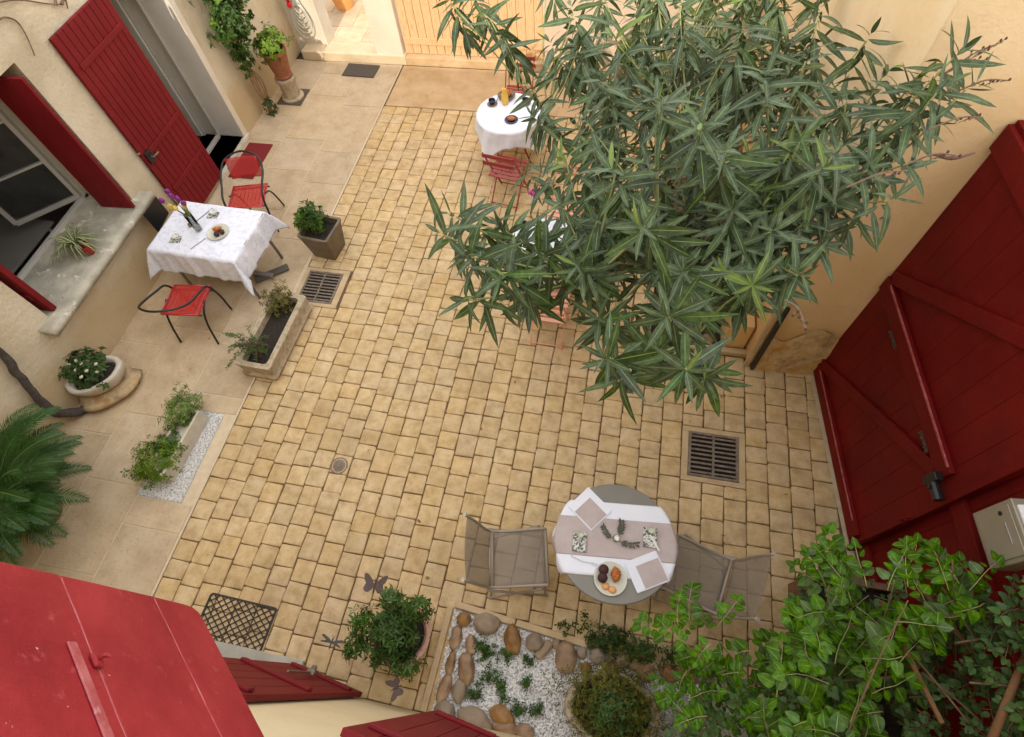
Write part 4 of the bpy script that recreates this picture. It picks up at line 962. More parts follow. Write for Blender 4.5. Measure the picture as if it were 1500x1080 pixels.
# scaffold
stems = MB(); nodes = []
cc = V(.75, 2.7, 2.3)
for i in range(7):
    a = i*2*pi/7+.3; top = V(OB.x-.25+cos(a)*.32-.15*(i%2), OB.y-.35+sin(a)*.35, rnd(1.35,1.8))
    top.x = min(top.x, 1.35)
    pth = curve([OB+V(cos(a)*.08,sin(a)*.08,0), OB+V(cos(a)*.12,sin(a)*.10,.6), top], 6); stems.tube([p for p in pth], .028, 8, r2=.018); nodes.append(top)
lv1 = list(nodes); lv2 = []
for p_, _ in tips[::5]:
    q_ = p_.lerp(cc, .38) + V(0,0,-.22); n_ = min(lv1, key=lambda n: (n-q_).length)
    stems.tube(curve([n_, n_.lerp(q_,.5)+V(rnd(-.08,.08),rnd(-.08,.08),.02), q_], 5), .016, 7, r2=.009); lv2.append(q_)
allo = []; young = []; twigs = MB()
for p_, sc in tips:
    n_ = min(lv2, key=lambda n: (n-p_).length + (0.5 if n.z > p_.z-.1 else 0))
    out = (p_-cc); out.z *= .5; out.normalize(); mid = n_.lerp(p_, .55) + V(rnd(-.04,.04), rnd(-.04,.04), -.03)
    tw = curve([n_, mid, p_], 5); twigs.tube(tw, .0075, 5, r2=.0045)
    ax = (out*.75 + V(rnd(-.25,.25), rnd(-.25,.25), .75)).normalized()
    tip2 = p_+ax*.05; nl = random.randint(17, 25); fresh = rs.random() < .11 and p_.y > 1.7 and p_.x < 1.0; ph0 = rnd(0, 6)
    u_ = ax.orthogonal().normalized(); w_ = ax.cross(u_)
    hang = 1 if p_.y < 2.6 else .6
    for i in range(nl):
        f_ = i/(nl-1)                          # 0 bottom .. 1 top of the shoot
        a = ph0+i*2.399; rad = u_*cos(a)+w_*sin(a)
        el = -.60+1.40*f_**1.3 + rnd(-.38,.38)
        far = max(0, min(1, (p_.y-2.8)/1.5))
        d = (rad*cos(el)+ax*sin(el)); d.z -= .22*hang*(1-f_)+far*.75*(1-.6*f_); d.normalize()
        L = rnd(.14,.255)*(1-.45*max(0, f_-.7)/.3)*sc*(1.05+.22*far)
        pos = p_ + ax*(-.24*(1-f_)**1.2+.05*f_)
        k = random.choice((0,1,1,2,3,4,5)); M_ = frame(pos, d, (ax*.6+V(rnd(-.35,.35),-.5+rnd(-.3,.3),.4)) if f_ < .8 else rad*-1, L)
        (young if ((f_ > .72 and fresh) or (f_ > .92 and rs.random() < .15)) else allo).append((M_, k))
obj('trunk', [stems][0].mesh('trunk', M_bark, True), None, ole, loc=-OB); 
o = [c_ for c_ in ole.children if c_.name.startswith('trunk')][0]; o.location = -OB
obj('twigs', twigs.mesh('twigs', M_twig, True), None, ole, loc=-OB, kind='stuff')
place_leaves(ole, allo, OSH, M_ole)
yl = MB()
for M_, k in young: yl.add(OSH[k], Matrix.Translation(-OB) @ M_)
obj('young_leaves', yl, M_oley, ole, smooth=True, kind='stuff')
# dry flower stalks on the right side
m = MB(); pods = MB()
for px, py, qx, qy in ((1380,110,1468,62),(1380,112,1450,70),(1390,105,1440,90),(1400,135,1476,118),(1360,190,1440,172),(1330,240,1400,228),(1240,275,1330,250),(1150,440,1180,480)):
    a = P(px, py, 3.4); b = P(qx, qy, 3.45); pth = curve([a, a.lerp(b,.5)+V(0,0,.03), b], 5); m.tube(pth, .0045, 5, r2=.003)
    for j in range(5):
        c_ = a.lerp(b, .55+.1*j)+V(rnd(-.02,.02),rnd(-.02,.02),rnd(0,.03)); m.tube([a.lerp(b,.45+.1*j), c_], .0022, 4); pods.blob(c_, .006,.006,.008, nu=6, nv=4)
obj('flower_stalks', m.mesh('flower_stalks', M_redtwig), None, ole, loc=-OB, kind='stuff'); obj('dry_buds', pods.mesh('dry_buds', mat('dry_bud', [(.09,.04,.025)])), None, ole, loc=-OB, kind='stuff')
# seed pods: a curling dark pod
m = MB(); m.tube(curve([P(1365,226,3.4),P(1395,232,3.42),P(1428,224,3.42)], 6), [.004+.004*sin(pi*i/12) for i in range(13)], 6); obj('seed_pod', m.mesh('seed_pod', mat('pod', [(.12,.05,.035)]), True), None, ole, loc=-OB)

# oleander bed: kerb, soil, cobbles
ob = empty('oleander_bed', (1.0, 3.8, 0), 'stone edged bed at the foot of the oleander with rounded cobbles', 'flower bed'); ob.location = (0,0,0)
boxo('kerb', .46, 1.55, 3.385, 3.45, -.02, .05, M_edge, ob, bevel=.008); boxo('kerb', .46, .52, 3.451, 4.6, -.02, .048, M_edge, ob, bevel=.008)
m = MB(); m.box(.52,1.5,3.45,4.6,-.04,.02); obj('soil', m, M_soil, ob)
for k in range(26):
    xx = rnd(.6,1.5) if k > 8 else rnd(1.0,1.5); yy = rnd(3.49,3.62) if k < 16 else rnd(3.6,4.3)
    if 1.24 < xx < 1.52 and 3.45 < yy < 3.74: yy = 3.455+rnd(0,.0)
    if yy < 3.47: continue
    m = MB(); m.blob((0,0,0), rnd(.035,.06), rnd(.03,.045), rnd(.025,.035), amp=.12, seed=k, nu=12, nv=8); obj('cobble', m, M_cob if k % 3 else M_cobg, ob, smooth=True, loc=(xx,yy,.04), rz=rnd(0,6))

# ------------------------------------------------------------------ generic bush foliage
def bush(parent, c, rx, ry, rz, n, size, mt, shapes, seed=0, name='foliage', droop=.2, shell=.55, stems_=None, lo=-.2, kind='stuff'):
    rr_ = random.Random(seed); m = MB(); c = Vector(c)
    i = 0
    while i < n:
        d = Vector((rr_.gauss(0,1), rr_.gauss(0,1), rr_.gauss(0,1))).normalized()
        if d.z < lo: continue
        k = (shell + (1-shell)*rr_.random())*(1+.75*noise.noise(d*2.4+V(seed,0,0)))
        b_ = c + V(d.x*rx*k, d.y*ry*k, d.z*rz*k)
        # a small sprig
        ax = (d + V(rr_.uniform(-.5,.5), rr_.uniform(-.5,.5), rr_.uniform(0,.6))).normalized(); u_ = ax.orthogonal().normalized(); w_ = ax.cross(u_); a0 = rr_.uniform(0,6)
        for j in range(6):
            a = a0+j*2.4; el = rr_.uniform(.0,.7); rad = u_*cos(a)+w_*sin(a); dd_ = rad*cos(el)+ax*sin(el)
            s_ = size*rr_.uniform(.7,1.25); m.add(shapes[rr_.randrange(len(shapes))], frame(b_+ax*(j*.006), dd_, ax, s_))
        i += 1
    return obj(name, m, mt, parent, smooth=True, kind=kind)
SH_ov = [leafshape(1, .26, .2, .25, 4, 'ovate'), leafshape(1, .32, .1, .2, 4, 'ovate'), leafshape(1, .22, .35, .3, 4, 'ovate')]
SH_sm = [leafshape(1, .28, .1, .3, 2, 'ovate'), leafshape(1, .2, .2, .3, 2, 'lance')]

# square brown pot
sp = empty('square_pot', (-3.50, 4.22, 0), 'tapered square brown glazed pot by the upper drain grate', 'plant pot', rz=-.12)
m = MB(); rings = [(.145,0),(.15,.01),(.195,.36),(.205,.38),(.205,.40),(.175,.40),(.165,.33)]
def sqring(m, rings, cap=True):
    n = 12; base = len(m.v)
    for h, z in rings:
        for (x, y) in rr(h, h, h*.14, 2): m.v.append(V(x, y, z))
    for r_ in range(len(rings)-1):
        for i in range(12): m.face((base+r_*12+i, base+r_*12+(i+1)%12, base+(r_+1)*12+(i+1)%12, base+(r_+1)*12+i))
    m.face([base+i for i in range(12)][::-1])
sqring(m, rings); obj('pot', m, M_pot, sp, smooth=2)
m = MB(); m.box(-.17,.17,-.17,.17,.30,.335); obj('soil', m, M_soil, sp)
g = empty('potted_shrub', (-3.50, 4.22, .33), 'leafy light green shrub growing in the square brown pot', 'plant')
bush(g, (-.07,.02,.15), .17,.15,.20, 150, .045, M_bush, SH_ov, 4); bush(g, (-.17,.0,.12), .10,.10,.14, 26, .04, M_bushl, SH_ov, 5, name='foliage', shell=.8)
m = MB()
for i in range(14): a = i*2.4; m.tube(curve([(0,0,0),(cos(a)*.05-.03,sin(a)*.05,.12),(cos(a)*.14-.07,sin(a)*.13,.26)],4), .003, 5)
obj('stem', m, M_redtwig, g)

# stone trough planter
tq = empty('stone_trough', (-3.60, 2.83, 0), 'long weathered stone trough planter with bare soil and straggly stems', 'planter', rz=radians(-2))
m = MB(); Lx, Ly = .20, .50
ringsT = [(.98,1.0,0),(1.0,1.0,.02),(1.08,1.03,.06),(1.0,.98,.09),(1.02,.99,.19),(1.06,1.01,.235),(1.04,1.0,.25),(.74,.88,.25),(.70,.86,.15)]
base = 0
for kx, ky, z in ringsT:
    for (x, y) in rr(Lx*kx, Ly*ky, .035, 2): m.v.append(V(x, y, z)+V(noise.noise(V(x*8,y*8,z*8)), noise.noise(V(x*8+5,y*8,z*8)), 0)*.008)
for r_ in range(len(ringsT)-1):
    for i in range(12): m.face((r_*12+i, r_*12+(i+1)%12, (r_+1)*12+(i+1)%12, (r_+1)*12+i))
m.face([i for i in range(12)][::-1]); obj('trough', m, M_troughs, tq, smooth=2)
m = MB(); m.box(-.145,.145,-.43,.43,.14,.17); obj('soil', m, M_soil, tq)
g = empty('straggly_plant', (-3.62, 2.60, .17), 'straggly small leaved plant spilling from the near end of the stone trough', 'plant')
st_ = MB(); lv = MB()
for i in range(30):
    a = rnd(2.2,4.2) if i < 11 else rnd(0,6.28); L = rnd(.2,.42) if i < 9 else rnd(.08,.22); h = rnd(.08,.25)
    pth = curve([(rnd(-.05,.05),rnd(-.15,.1),0),(cos(a)*L*.5,sin(a)*L*.5-.05,h),(cos(a)*L,sin(a)*L-.05,h*rnd(.5,1.0))], 5); st_.tube(pth, .003, 5, r2=.0015)
    for p_ in pth[4:]:
        for j in range(4 if i < 9 else 3):
            d = V(rnd(-1,1),rnd(-1,1),rnd(-.1,.8)).normalized(); lv.add(random.choice(SH_sm), frame(p_+d*.004, d, V(0,0,1), rnd(.018,.034)))
obj('stem', st_, M_redtwig, g); obj('foliage', lv, M_bush, g, smooth=True, kind='stuff')
g = empty('dry_clump', (-3.66, 3.22, .17), 'brownish olive clump at the far end of the stone trough', 'plant')
bush(g, (0,-.02,.06), .16,.17,.15, 100, .034, M_olive, SH_ov, 11); bush(g, (-.02,.05,.16), .16,.10,.10, 16, .03, M_olive, SH_sm, 12, shell=.9)

# gravel bed in the flagstones with a narrow planter
gbed = empty('gravel_patch', (-4.09, 1.36, 0), 'long patch of white gravel let into the flagstones', 'gravel bed'); gbed.location = (0,0,0)
m = MB(); m.box(-4.345,-3.842,.87,1.853,-.03,-.004); obj('bed', m, M_gravelb, gbed)
def gravel(inside, x0, x1, y0, y1, n, s0, s1, z0, seed):
    r_ = random.Random(seed); m = MB(); i = 0
    while i < n:
        x = r_.uniform(x0,x1); y = r_.uniform(y0,y1)
        if not inside(x, y): i += 1; continue
        s_ = r_.uniform(s0,s1); R_ = Matrix.Rotation(r_.uniform(0,6), 3, 'Z') @ Matrix.Rotation(r_.uniform(0,3), 3, 'X'); b = len(m.v); c_ = V(x, y, z0+r_.uniform(0,s_*.8))
        for p in ((1.2,0,0),(-1.1,0,0),(0,1,0),(0,-.9,0),(0,0,.8),(0,0,-.8)): m.v.append(c_ + R_ @ (V(*p)*s_*r_.uniform(.8,1.15)))
        for f_ in ((0,2,4),(2,1,4),(1,3,4),(3,0,4),(2,0,5),(1,2,5),(3,1,5),(0,3,5)): m.face([b+q for q in f_])
        i += 1
    return m
obj('gravel', gravel(lambda x, y: True, -4.335,-3.852,.88,1.843, 5200, .005,.010, -.003, 3), M_gravel, gbed, kind='stuff')
pb = empty('narrow_planter', (-4.10, 1.42, 0), 'narrow stone planter standing in the white gravel', 'planter', rz=radians(-3))
m = MB(); m.box(-.10,-.075,-.36,.36,0,.20); m.box(.075,.10,-.36,.36,0,.20); m.box(-.075,.075,-.36,-.335,0,.198); m.box(-.075,.075,.335,.36,0,.198); m.box(-.075,.075,-.335,.335,.0,.15); obj('box', m, M_pale, pb, bevel=.006)
g = empty('feathery_plant', (-4.13, 1.74, .12), 'bright yellow green feathery plant at the far end of the narrow planter', 'plant')
bush(g, (-.04,.0,.06), .17,.21,.16, 260, .035, M_bushl, SH_sm, 21)
g = empty('feathery_plant', (-4.13, 1.20, .12), 'green feathery plant spilling over the near end of the narrow planter', 'plant')
bush(g, (-.06,-.02,.04), .22,.24,.12, 300, .036, M_bushl, SH_sm, 22); bush(g, (-.05,.20,.03), .12,.16,.12, 90, .034, M_bush, SH_sm, 23)

# oval stone basin on rough slab
ov = empty('stone_slab', (-5.24, 1.92, 0), 'rough rounded ochre slab under the oval stone basin', 'slab')
m = MB(); m.blob((0,0,.05), .34,.24,.09, rot=.8, amp=.16, seed=5, nu=28, nv=12); 
for i, p in enumerate(m.v): m.v[i] = V(p.x, p.y, min(max(p.z, 0), .10))
obj('slab', m, mat('ochre_slab', [(.38,.22,.09),(.50,.36,.20),(.28,.2,.12)], 6, .9, .7, 30), ov, smooth=True)
ob2 = empty('oval_basin', (-5.30, 1.96, .10), 'oval pale stone basin filled with a white flowering plant', 'planter', rz=.72)
m = MB(); prof = [(.62,0),(.80,.03),(.97,.12),(1.0,.17),(.98,.19),(.82,.19),(.76,.13)]
nb = 32
for k_, z in prof:
    for j in range(nb): a = 2*pi*j/nb; q_ = 1+.05*noise.noise(V(cos(a)*2,sin(a)*2,z*5)); m.v.append(V(.30*k_*q_*cos(a), .20*k_*q_*sin(a), z))
for r_ in range(len(prof)-1):
    for j in range(nb): m.face((r_*nb+j, r_*nb+(j+1)%nb, (r_+1)*nb+(j+1)%nb, (r_+1)*nb+j))
m.face([j for j in range(nb)][::-1]); obj('basin', m, M_pale, ob2, smooth=True)
m = MB(); m.lathe([(.2,.12),(.17,.14),(.05,.15)], 20, (0,0,0), Matrix.Diagonal((1.1,.75,1,1))); obj('soil', m, M_soil, ob2)
g = empty('flowering_plant', (-5.36, 1.98, .24), 'dark leaved plant with small white blossoms in the oval basin', 'plant')
bush(g, (-.04,.02,.06), .26,.19,.15, 120, .055, M_climb, SH_ov, 31)
for i in range(14):
    a = i*2.4; r_ = .2*sqrt((i+.5)/14); m = MB(); m.blob((-.04+cos(a)*r_*1.1, .02+sin(a)*r_*.8, .19-r_*.35), .022,.022,.016, amp=.4, seed=i, nu=9, nv=6); obj('blossom', m, mat('cream_blossom', [(.62,.62,.42)]) if i == 0 else bpy.data.materials['cream_blossom'], g, smooth=True)

# cycad in a pot
cp = empty('cycad_pot', (-5.18, .53, 0), 'round terracotta pot under the cycad', 'plant pot')
m = MB(); m.lathe([(.17,0),(.20,.05),(.245,.24),(.255,.26),(.255,.29),(.225,.29),(.215,.24)], 32); obj('pot', m, M_pot, cp, smooth=2)
m = MB(); m.lathe([(.215,.2),(.20,.25),(.05,.26)], 24); obj('soil', m, M_ochstone, cp)
cy = empty('cycad', (-5.18, .56, .25), 'dark green cycad with arching feathery fronds by the left wall', 'palm')
m = MB(); m.lathe([(.08,0),(.10,.06),(.095,.2),(.06,.32),(.02,.36)], 16)
for i, p in enumerate(m.v): m.v[i] = p*(1+.12*noise.noise(p*30))
obj('trunk', m, M_bark, cy, smooth=True)
def frond(a, L, h, droop):
    m = MB(); rib = []; n = 38
    for i in range(n+1):
        t = i/n; rib.append(V(cos(a)*L*t*(1-.08*t), sin(a)*L*t*(1-.08*t), .32 + h*sin(t*1.9)*.6 - droop*t*t))
    side = V(-sin(a), cos(a), 0)
    rb = MB(); rb.tube(rib, .006, 5, r2=.002)
    for i in range(2, n+1):
        for half in (0, .5)[:2]:
            t = (i-half)/n; p_ = rib[i] if not half else (rib[i]+rib[i-1])/2; tg = (rib[min(i+1,n)]-rib[i-1]).normalized()
            for s_ in (-1, 1):
                d = (side*s_*(1-.2*t) + tg*(.35+.5*t) + V(0,0,rnd(.0,.22))).normalized(); l = .165*(sin(pi*(.12+.86*t))**.6)*rnd(.85,1.08)
                e = p_+d*l+V(0,0,-.02); w = tg*.0052; mid = p_+d*l*.5+V(0,0,.008)
                b = len(m.v); m.v += [p_-w*.6, p_+w*.6, mid+w, mid-w, e]; m.face((b,b+1,b+2,b+3), ((0,0),(1,0),(1,.5),(0,.5))); m.face((b+3,b+2,b+4), ((0,.5),(1,.5),(.5,1)))
    return m, rb
for i in range(58):
    a = i*2.399 if i % 2 else -1.5+3.0*((i*.618) % 1); L = rnd(.60,.95); inner = i % 3
    xx = -5.18+cos(a)*L
    if xx < -5.5: L = min(L, .30/abs(cos(a)) if abs(cos(a)) > .3 else L)
    m, rb = frond(a, max(.3,L), .30+.16*inner, .10+.05*(2-inner)); f_ = obj('frond', m, M_palm, cy, smooth=False); obj('rib', rb, M_palmr, f_, smooth=True)

# spider plant on the sill
spp = empty('sill_pot', (-5.58, 3.13, .866), 'small red pot lying with its plant on the window sill', 'plant pot')
m = MB(); m.lathe([(.045,0),(.05,.01),(.062,.10),(.066,.10),(.066,.12),(.056,.12),(.05,.08)], 24); obj('pot', m, mat('red_plastic', [(.30,.02,.02)], rough=.3), spp, smooth=2)
g = empty('spider_plant', (-5.70, 3.15, .95), 'striped spider plant with thin arching leaves on the window sill', 'plant')
for i in range(44):
    a = i*2.399; L = rnd(.16,.36); h = rnd(.05,.17); m = MB()
    def lf(u, v, a=a, L=L, h=h):
        w = .014*(1-v)**.6+.001; p_ = V(cos(a)*L*v, sin(a)*L*v, h*sin(v*2.6)-.10*v*v); return p_+V(-sin(a),cos(a),0)*(u-.5)*2*w+V(0,0,abs(u-.5)*.006)
    m.grid(lf, 2, 7); obj('leaf', m, M_spid, g, smooth=True)

# climber on the back left with stone stand and terracotta pot
cl = empty('wall_climber', (-5.42, 6.72, 0), 'dark green climber with several woody stems on the left wall near the back', 'climber')
for i in range(5):
    m = MB(); m.tube(curve([(rnd(-.02,.08),rnd(-.05,.05),0),(.0+.02*i,-.04+.03*i,.5),(-.03,rnd(-.1,.2),.9),(-.02,rnd(-.2,.4),1.5),(-.02,rnd(-.3,.5),2.1)], 5), .015, 7, r2=.006); obj('stem', m, mat('tan_stem', [(.30,.19,.10),(.20,.12,.06)], 20) if i == 0 else bpy.data.materials['tan_stem'], cl, smooth=True)
bush(cl, (.06,.05,1.35), .17,.36,.42, 230, .06, M_climb, SH_ov, 41, lo=-1); bush(cl, (.04,.15,1.95), .15,.55,.32, 170, .06, M_climb, SH_ov, 42, lo=-1); bush(cl, (.05,-.05,.9), .12,.18,.25, 50, .055, M_climb, SH_ov, 43, lo=-1); bush(cl, (.05,.25,1.75), .18,.5,.35, 50, .06, M_bushl, SH_ov, 44, lo=-1); bush(cl, (.05,.0,.10), .07,.08,.12, 26, .05, M_climb, SH_ov, 45, lo=-1)
ss = empty('stone_stand', (-5.20, 7.15, 0), 'pale round stone stand under the terracotta pot at the back left', 'stand')
m = MB(); m.lathe([(.17,0),(.17,.03),(.13,.05),(.13,.26),(.16,.30),(.16,.34),(.1,.34)], 24); obj('column', m, M_troughs, ss, smooth=2)
m = MB(); m.box(-.20,.20,-.20,.20,0,.012); obj('tile', m, mat('dark_tile', [(.10,.07,.05)]), ss, loc=(0,0,0))
tp = empty('terracotta_pot', (-5.20, 7.15, .342), 'tall terracotta pot on the stone stand at the back left', 'plant pot')
m = MB(); m.lathe([(.115,0),(.13,.02),(.13,.04),(.12,.05),(.175,.36),(.185,.37),(.185,.41),(.160,.41),(.155,.34)], 32); obj('pot', m, M_terra, tp, smooth=2)
m = MB(); m.lathe([(.158,.3),(.14,.35),(.04,.36)], 20); obj('soil', m, M_soil, tp)
g = empty('trailing_plant', (-5.20, 7.15, .70), 'yellow green trailing plant in the tall terracotta pot', 'plant')
bush(g, (0,.03,.12), .22,.22,.17, 110, .055, M_bushl, SH_ov, 51); bush(g, (0,-.12,.02), .15,.10,.12, 40, .05, M_bushl, SH_ov, 52, lo=-.6)
# hose on white wall
hs_ = empty('garden_hose', (-5.28, 8.32, .85), 'coiled pale garden hose with a red fitting on the sunlit white wall', 'hose')
for k in range(6):
    m = MB(); a0 = .10+.028*k; pts = [V(cos(t_)*a0*.62, -.02-.006*k, sin(t_)*a0*1.05-.05*k*.9-.1) for t_ in [i*2*pi/30 for i in range(31)]]; m.tube(pts, .0085, 6, cap=False); obj('coil', m, M_hose, hs_, smooth=True)
m = MB(); m.blob((-.10,-.06,-.07), .045,.03,.045, amp=.05, nu=12, nv=8); m.tube([(-.10,-.06,-.03),(-.10,-.06,.16)], .024, 10); obj('fitting', m, M_hosered, hs_, smooth=True)
# orange pot on terrace
m = MB(); m.lathe([(.14,0),(.15,.02),(.24,.36),(.25,.40),(.22,.40),(.2,.3)], 28); tpo = obj('terrace_pot', m, mat('orange_terracotta', [(.72,.33,.10),(.78,.42,.17)], 6, .8), smooth=2, loc=(-5.1,9.45,.15), label='orange terracotta pot on the terrace beyond the doorway', cat='plant pot')
# pot with lime plant by back right wall
tp2 = empty('terracotta_pot', (-.12, 7.85, .004), 'terracotta pot with a lime green plant by the back wall behind the oleander', 'plant pot')
m = MB(); m.lathe([(.16,0),(.17,.02),(.22,.34),(.24,.36),(.24,.42),(.20,.42),(.19,.34)], 28); obj('pot', m, M_terra, tp2, smooth=2)
m = MB(); m.lathe([(.2,.3),(.18,.37),(.04,.38)], 20); obj('soil', m, M_soil, tp2)
g = empty('lime_plant', (-.12, 7.85, .38), 'round lime green plant in the terracotta pot at the back', 'plant')
bush(g, (0,0,.12), .19,.19,.19, 120, .055, M_bushl, SH_ov, 61)

# ------------------------------------------------------------------ front pot with metal insects
pt = empty('pink_pot', (-1.27, .14, 0), 'round pinkish terracotta pot under the bushy plant beside the stone bed', 'plant pot')
m = MB(); m.lathe([(.15,0),(.16,.02),(.21,.26),(.235,.28),(.24,.31),(.21,.31),(.20,.25)], 32); obj('pot', m, M_terra2, pt, smooth=2)
m = MB(); m.lathe([(.2,.22),(.17,.27),(.03,.28)], 20); obj('soil', m, M_soil, pt)
g = empty('bushy_plant', (-1.29, .16, .28), 'bushy green plant with small pointed leaves in the pinkish pot', 'plant')
SH_pt = [leafshape(1, .17, .25, .3, 3, 'lance'), leafshape(1, .14, .1, .3, 3, 'lance')]
bush(g, (-.05,-.03,.12), .23,.21,.15, 170, .058, M_bush, SH_pt, 71, lo=-.4)
bush(g, (-.06,.20,.28), .08,.07,.16, 40, .05, M_bush, SH_pt, 72, lo=-1); bush(g, (.18,.17,.30), .10,.07,.12, 46, .05, M_bush, SH_pt, 73, lo=-1); bush(g, (-.28,.02,.16), .07,.10,.14, 40, .05, M_bush, SH_pt, 74, lo=-1); bush(g, (.12,-.22,.10), .12,.08,.12, 44, .055, M_bush, SH_pt, 75, lo=-1); bush(g, (-.30,-.18,.06), .08,.08,.10, 40, .05, M_bush, SH_pt, 76, lo=-1)
M_rust = mat('brown_metal', [(.055,.032,.024),(.085,.05,.038)], 30, .6)
M_dkm = mat('dark_green_metal', [(.03,.035,.025),(.06,.06,.045)], 30, .5)
def plate_poly(pts, th=.0015):
    m = MB(); n = len(pts)
    for z in (0, th):
        for x, y in pts: m.v.append(V(x, y, z))
    m.face(range(n, 2*n)); m.face(list(range(n))[::-1])
    for i in range(n): m.face((i, (i+1)%n, n+(i+1)%n, n+i))
    return m
def insect(name, loc, rz, s, mt, label, foot, tilt=.15):
    t = empty(name, loc, label, 'garden ornament', rz=rz)
    if name == 'metal_butterfly':
        W1 = [(.004,.0),(.02,.03),(.055,.062),(.080,.070),(.086,.055),(.075,.02),(.062,.006),(.066,-.008),(.072,-.03),(.060,-.050),(.035,-.052),(.012,-.03),(.004,-.01)]
    else: W1 = [(.004,.004),(.03,.022),(.085,.040),(.10,.034),(.098,.024),(.05,.004),(.07,-.004),(.092,-.010),(.088,-.020),(.05,-.016),(.004,-.008)]
    for s_ in (-1, 1):
        pm = plate_poly([(x*s, y*s) for x, y in W1]); 
        if s_ < 0:
            pm.v = [V(-p.x, p.y, p.z) for p in pm.v]; pm.f = [tuple(reversed(f_)) for f_ in pm.f]
        o_ = obj('wing', pm, mt, t); o_.rotation_euler = (0, -s_*tilt, 0)
    m = MB(); m.tube([(0,-.055*s,.002),(0,-.02*s,.004),(0,.02*s,.004),(0,.035*s,.004)], [.003*s,.006*s,.007*s,.004*s], 8)
    for s_ in (-1,1): m.tube([(0,.035*s,.004),(s_*.014*s,.055*s,.010)], .0012, 4)
    obj('body', m, mt, t, smooth=True)
    f_ = Vector(foot)-Vector(loc); f_.rotate(Matrix.Rotation(-rz, 3, 'Z')); m = MB(); m.tube(curve([(0,0,0), f_*.5+V(.02,0,0), f_],5), .0025, 5); obj('wire', m, mt, t)
insect('metal_butterfly', P(549,857,.62), .05, 1.15, M_rust, 'brown metal butterfly on a wire above the pink pot plant', (-1.3,.2,.28))
insect('metal_dragonfly', P(486,941,.45), -.1, .95, M_dkm, 'dark metal dragonfly on a wire left of the pink pot', (-1.33,.05,.28))
insect('metal_butterfly', P(580,1008,.42), 2.2, .9, M_rust, 'mottled metal butterfly low at the front of the pink pot', (-1.25,.0,.28))

# ------------------------------------------------------------------ stone edged bed at the front
bd = empty('cobble_bed', (0,0,0), 'stone edged bed of white gravel ringed with river cobbles at the front', 'flower bed')
A_ = V(-.985,.47,0)
def kerb(a, b, w=.055, h=.06):
    m = MB(); a = V(a[0],a[1],h/2-.02); b = V(b[0],b[1],h/2-.02); m.bar(a, b, w, h); obj('kerb', m, M_edge, bd, bevel=.008)
kerb((-.975,.435),(-1.005,YF+.01)); kerb((-.94,.465),(-.40,.415)); kerb((-.39,.415),(.22,.36)); kerb((.23,.36),(.85,.31)); kerb((.86,.31),(1.45,.28))
m = MB(); m.v = [V(-.97,YF,-.004),V(1.9,YF,-.004),V(1.9,.28,-.004),(V(-.95,.45,-.004))]; m.face((0,1,2,3)); obj('bed_floor', m, M_gravelb, bd)
def ing(x, y): return -.94 < x < .35 and YF < y < .42-.10*(x+.96)/1.18
obj('gravel', gravel(ing, -.94,.35,YF+.01,.42, 11000, .0055,.012, .002, 8), M_gravel, bd, kind='stuff')
obj('gravel', gravel(lambda x, y: y < .24, .35,1.2,YF+.01,.3, 4200, .006,.012, .002, 9), M_gravel, bd, kind='stuff')
cb_ = [(679,908,11,11,0,0),(712,914,21,16,0,1),(668,934,9,17,0,0),(690,944,9,14,.2,0),(751,937,13,21,.3,0),(783,941,14,13,0,1),(797,952,8,17,-.6,1),(815,943,7,8,0,1),(829,963,16,22,.1,0),(852,956,8,9,0,1),(858,980,8,10,0,0),(875,961,12,12,0,1),
 (660,972,7,18,0,0),(683,980,13,22,.25,0),(651,1008,9,21,-.2,0),(673,1011,11,17,.1,1),(651,1041,15,12,0,1),(695,1056,28,16,-.3,1),(735,1048,19,12,-.3,0),(740,1072,19,10,0,0),(768,1073,14,11,0,0),
 (945,986,13,12,0,0),(981,986,14,12,0,0),(1010,986,15,12,0,0),(910,968,10,10,0,1),(930,972,10,9,0,0),(893,975,9,9,.3,0),(1035,985,12,10,0,1),(1060,990,12,10,0,0)]
for i, (px, py, rx, ry, ro, gy) in enumerate(cb_):
    z = min(rx, ry)/170*.72; m = MB(); m.blob((0,0,0), rx/182, ry/182, z, amp=.13, fr=1.7, seed=i+3, nu=22, nv=14)
    p_ = P(px, py, z*.8); obj('cobble', m, M_cobg if gy else M_cob, bd, smooth=True, loc=(p_.x, max(p_.y, YF+.03), z*.75), rz=ro)
# small green weeds in the gravel
WL = ['largest green weed patch in the white gravel, behind the brown cobbles at the back left', 'green weed patch tucked against the cobbles at the left edge of the white gravel',
 'broad green weed patch in the middle left of the white gravel', 'long green weed patch at the left above the flat grey slab', 'green weed tuft right of the flat grey slab and above the oval cobble',
 'small weed tuft in the centre of the white gravel', 'weed tuft in the gravel directly right of the oval orange cobble', 'weed tuft in the gravel nearest the mossy round planter', 'weed tuft just below the orange cobble of the back row',
 'tiny weed tuft below the pale upright cobble of the back row', 'tiny weed tuft in the open gravel between the larger patches']
for i, (px, py, r_) in enumerate(((712,955,.10),(700,940,.06),(720,990,.085),(698,1015,.08),(738,1017,.05),(770,1000,.05),(760,1040,.07),(785,1040,.06),(742,960,.07),(775,968,.04),(735,1003,.04))):
    c = P(px, py, .02); g = empty('ground_cover_tuft', c, WL[i], 'weed', 'weed tufts in the white gravel')
    bush(g, (0,0,.0), r_, r_*.85, .03, int(r_*420), .026, M_bush, SH_sm, 80+i, lo=0, shell=.1)
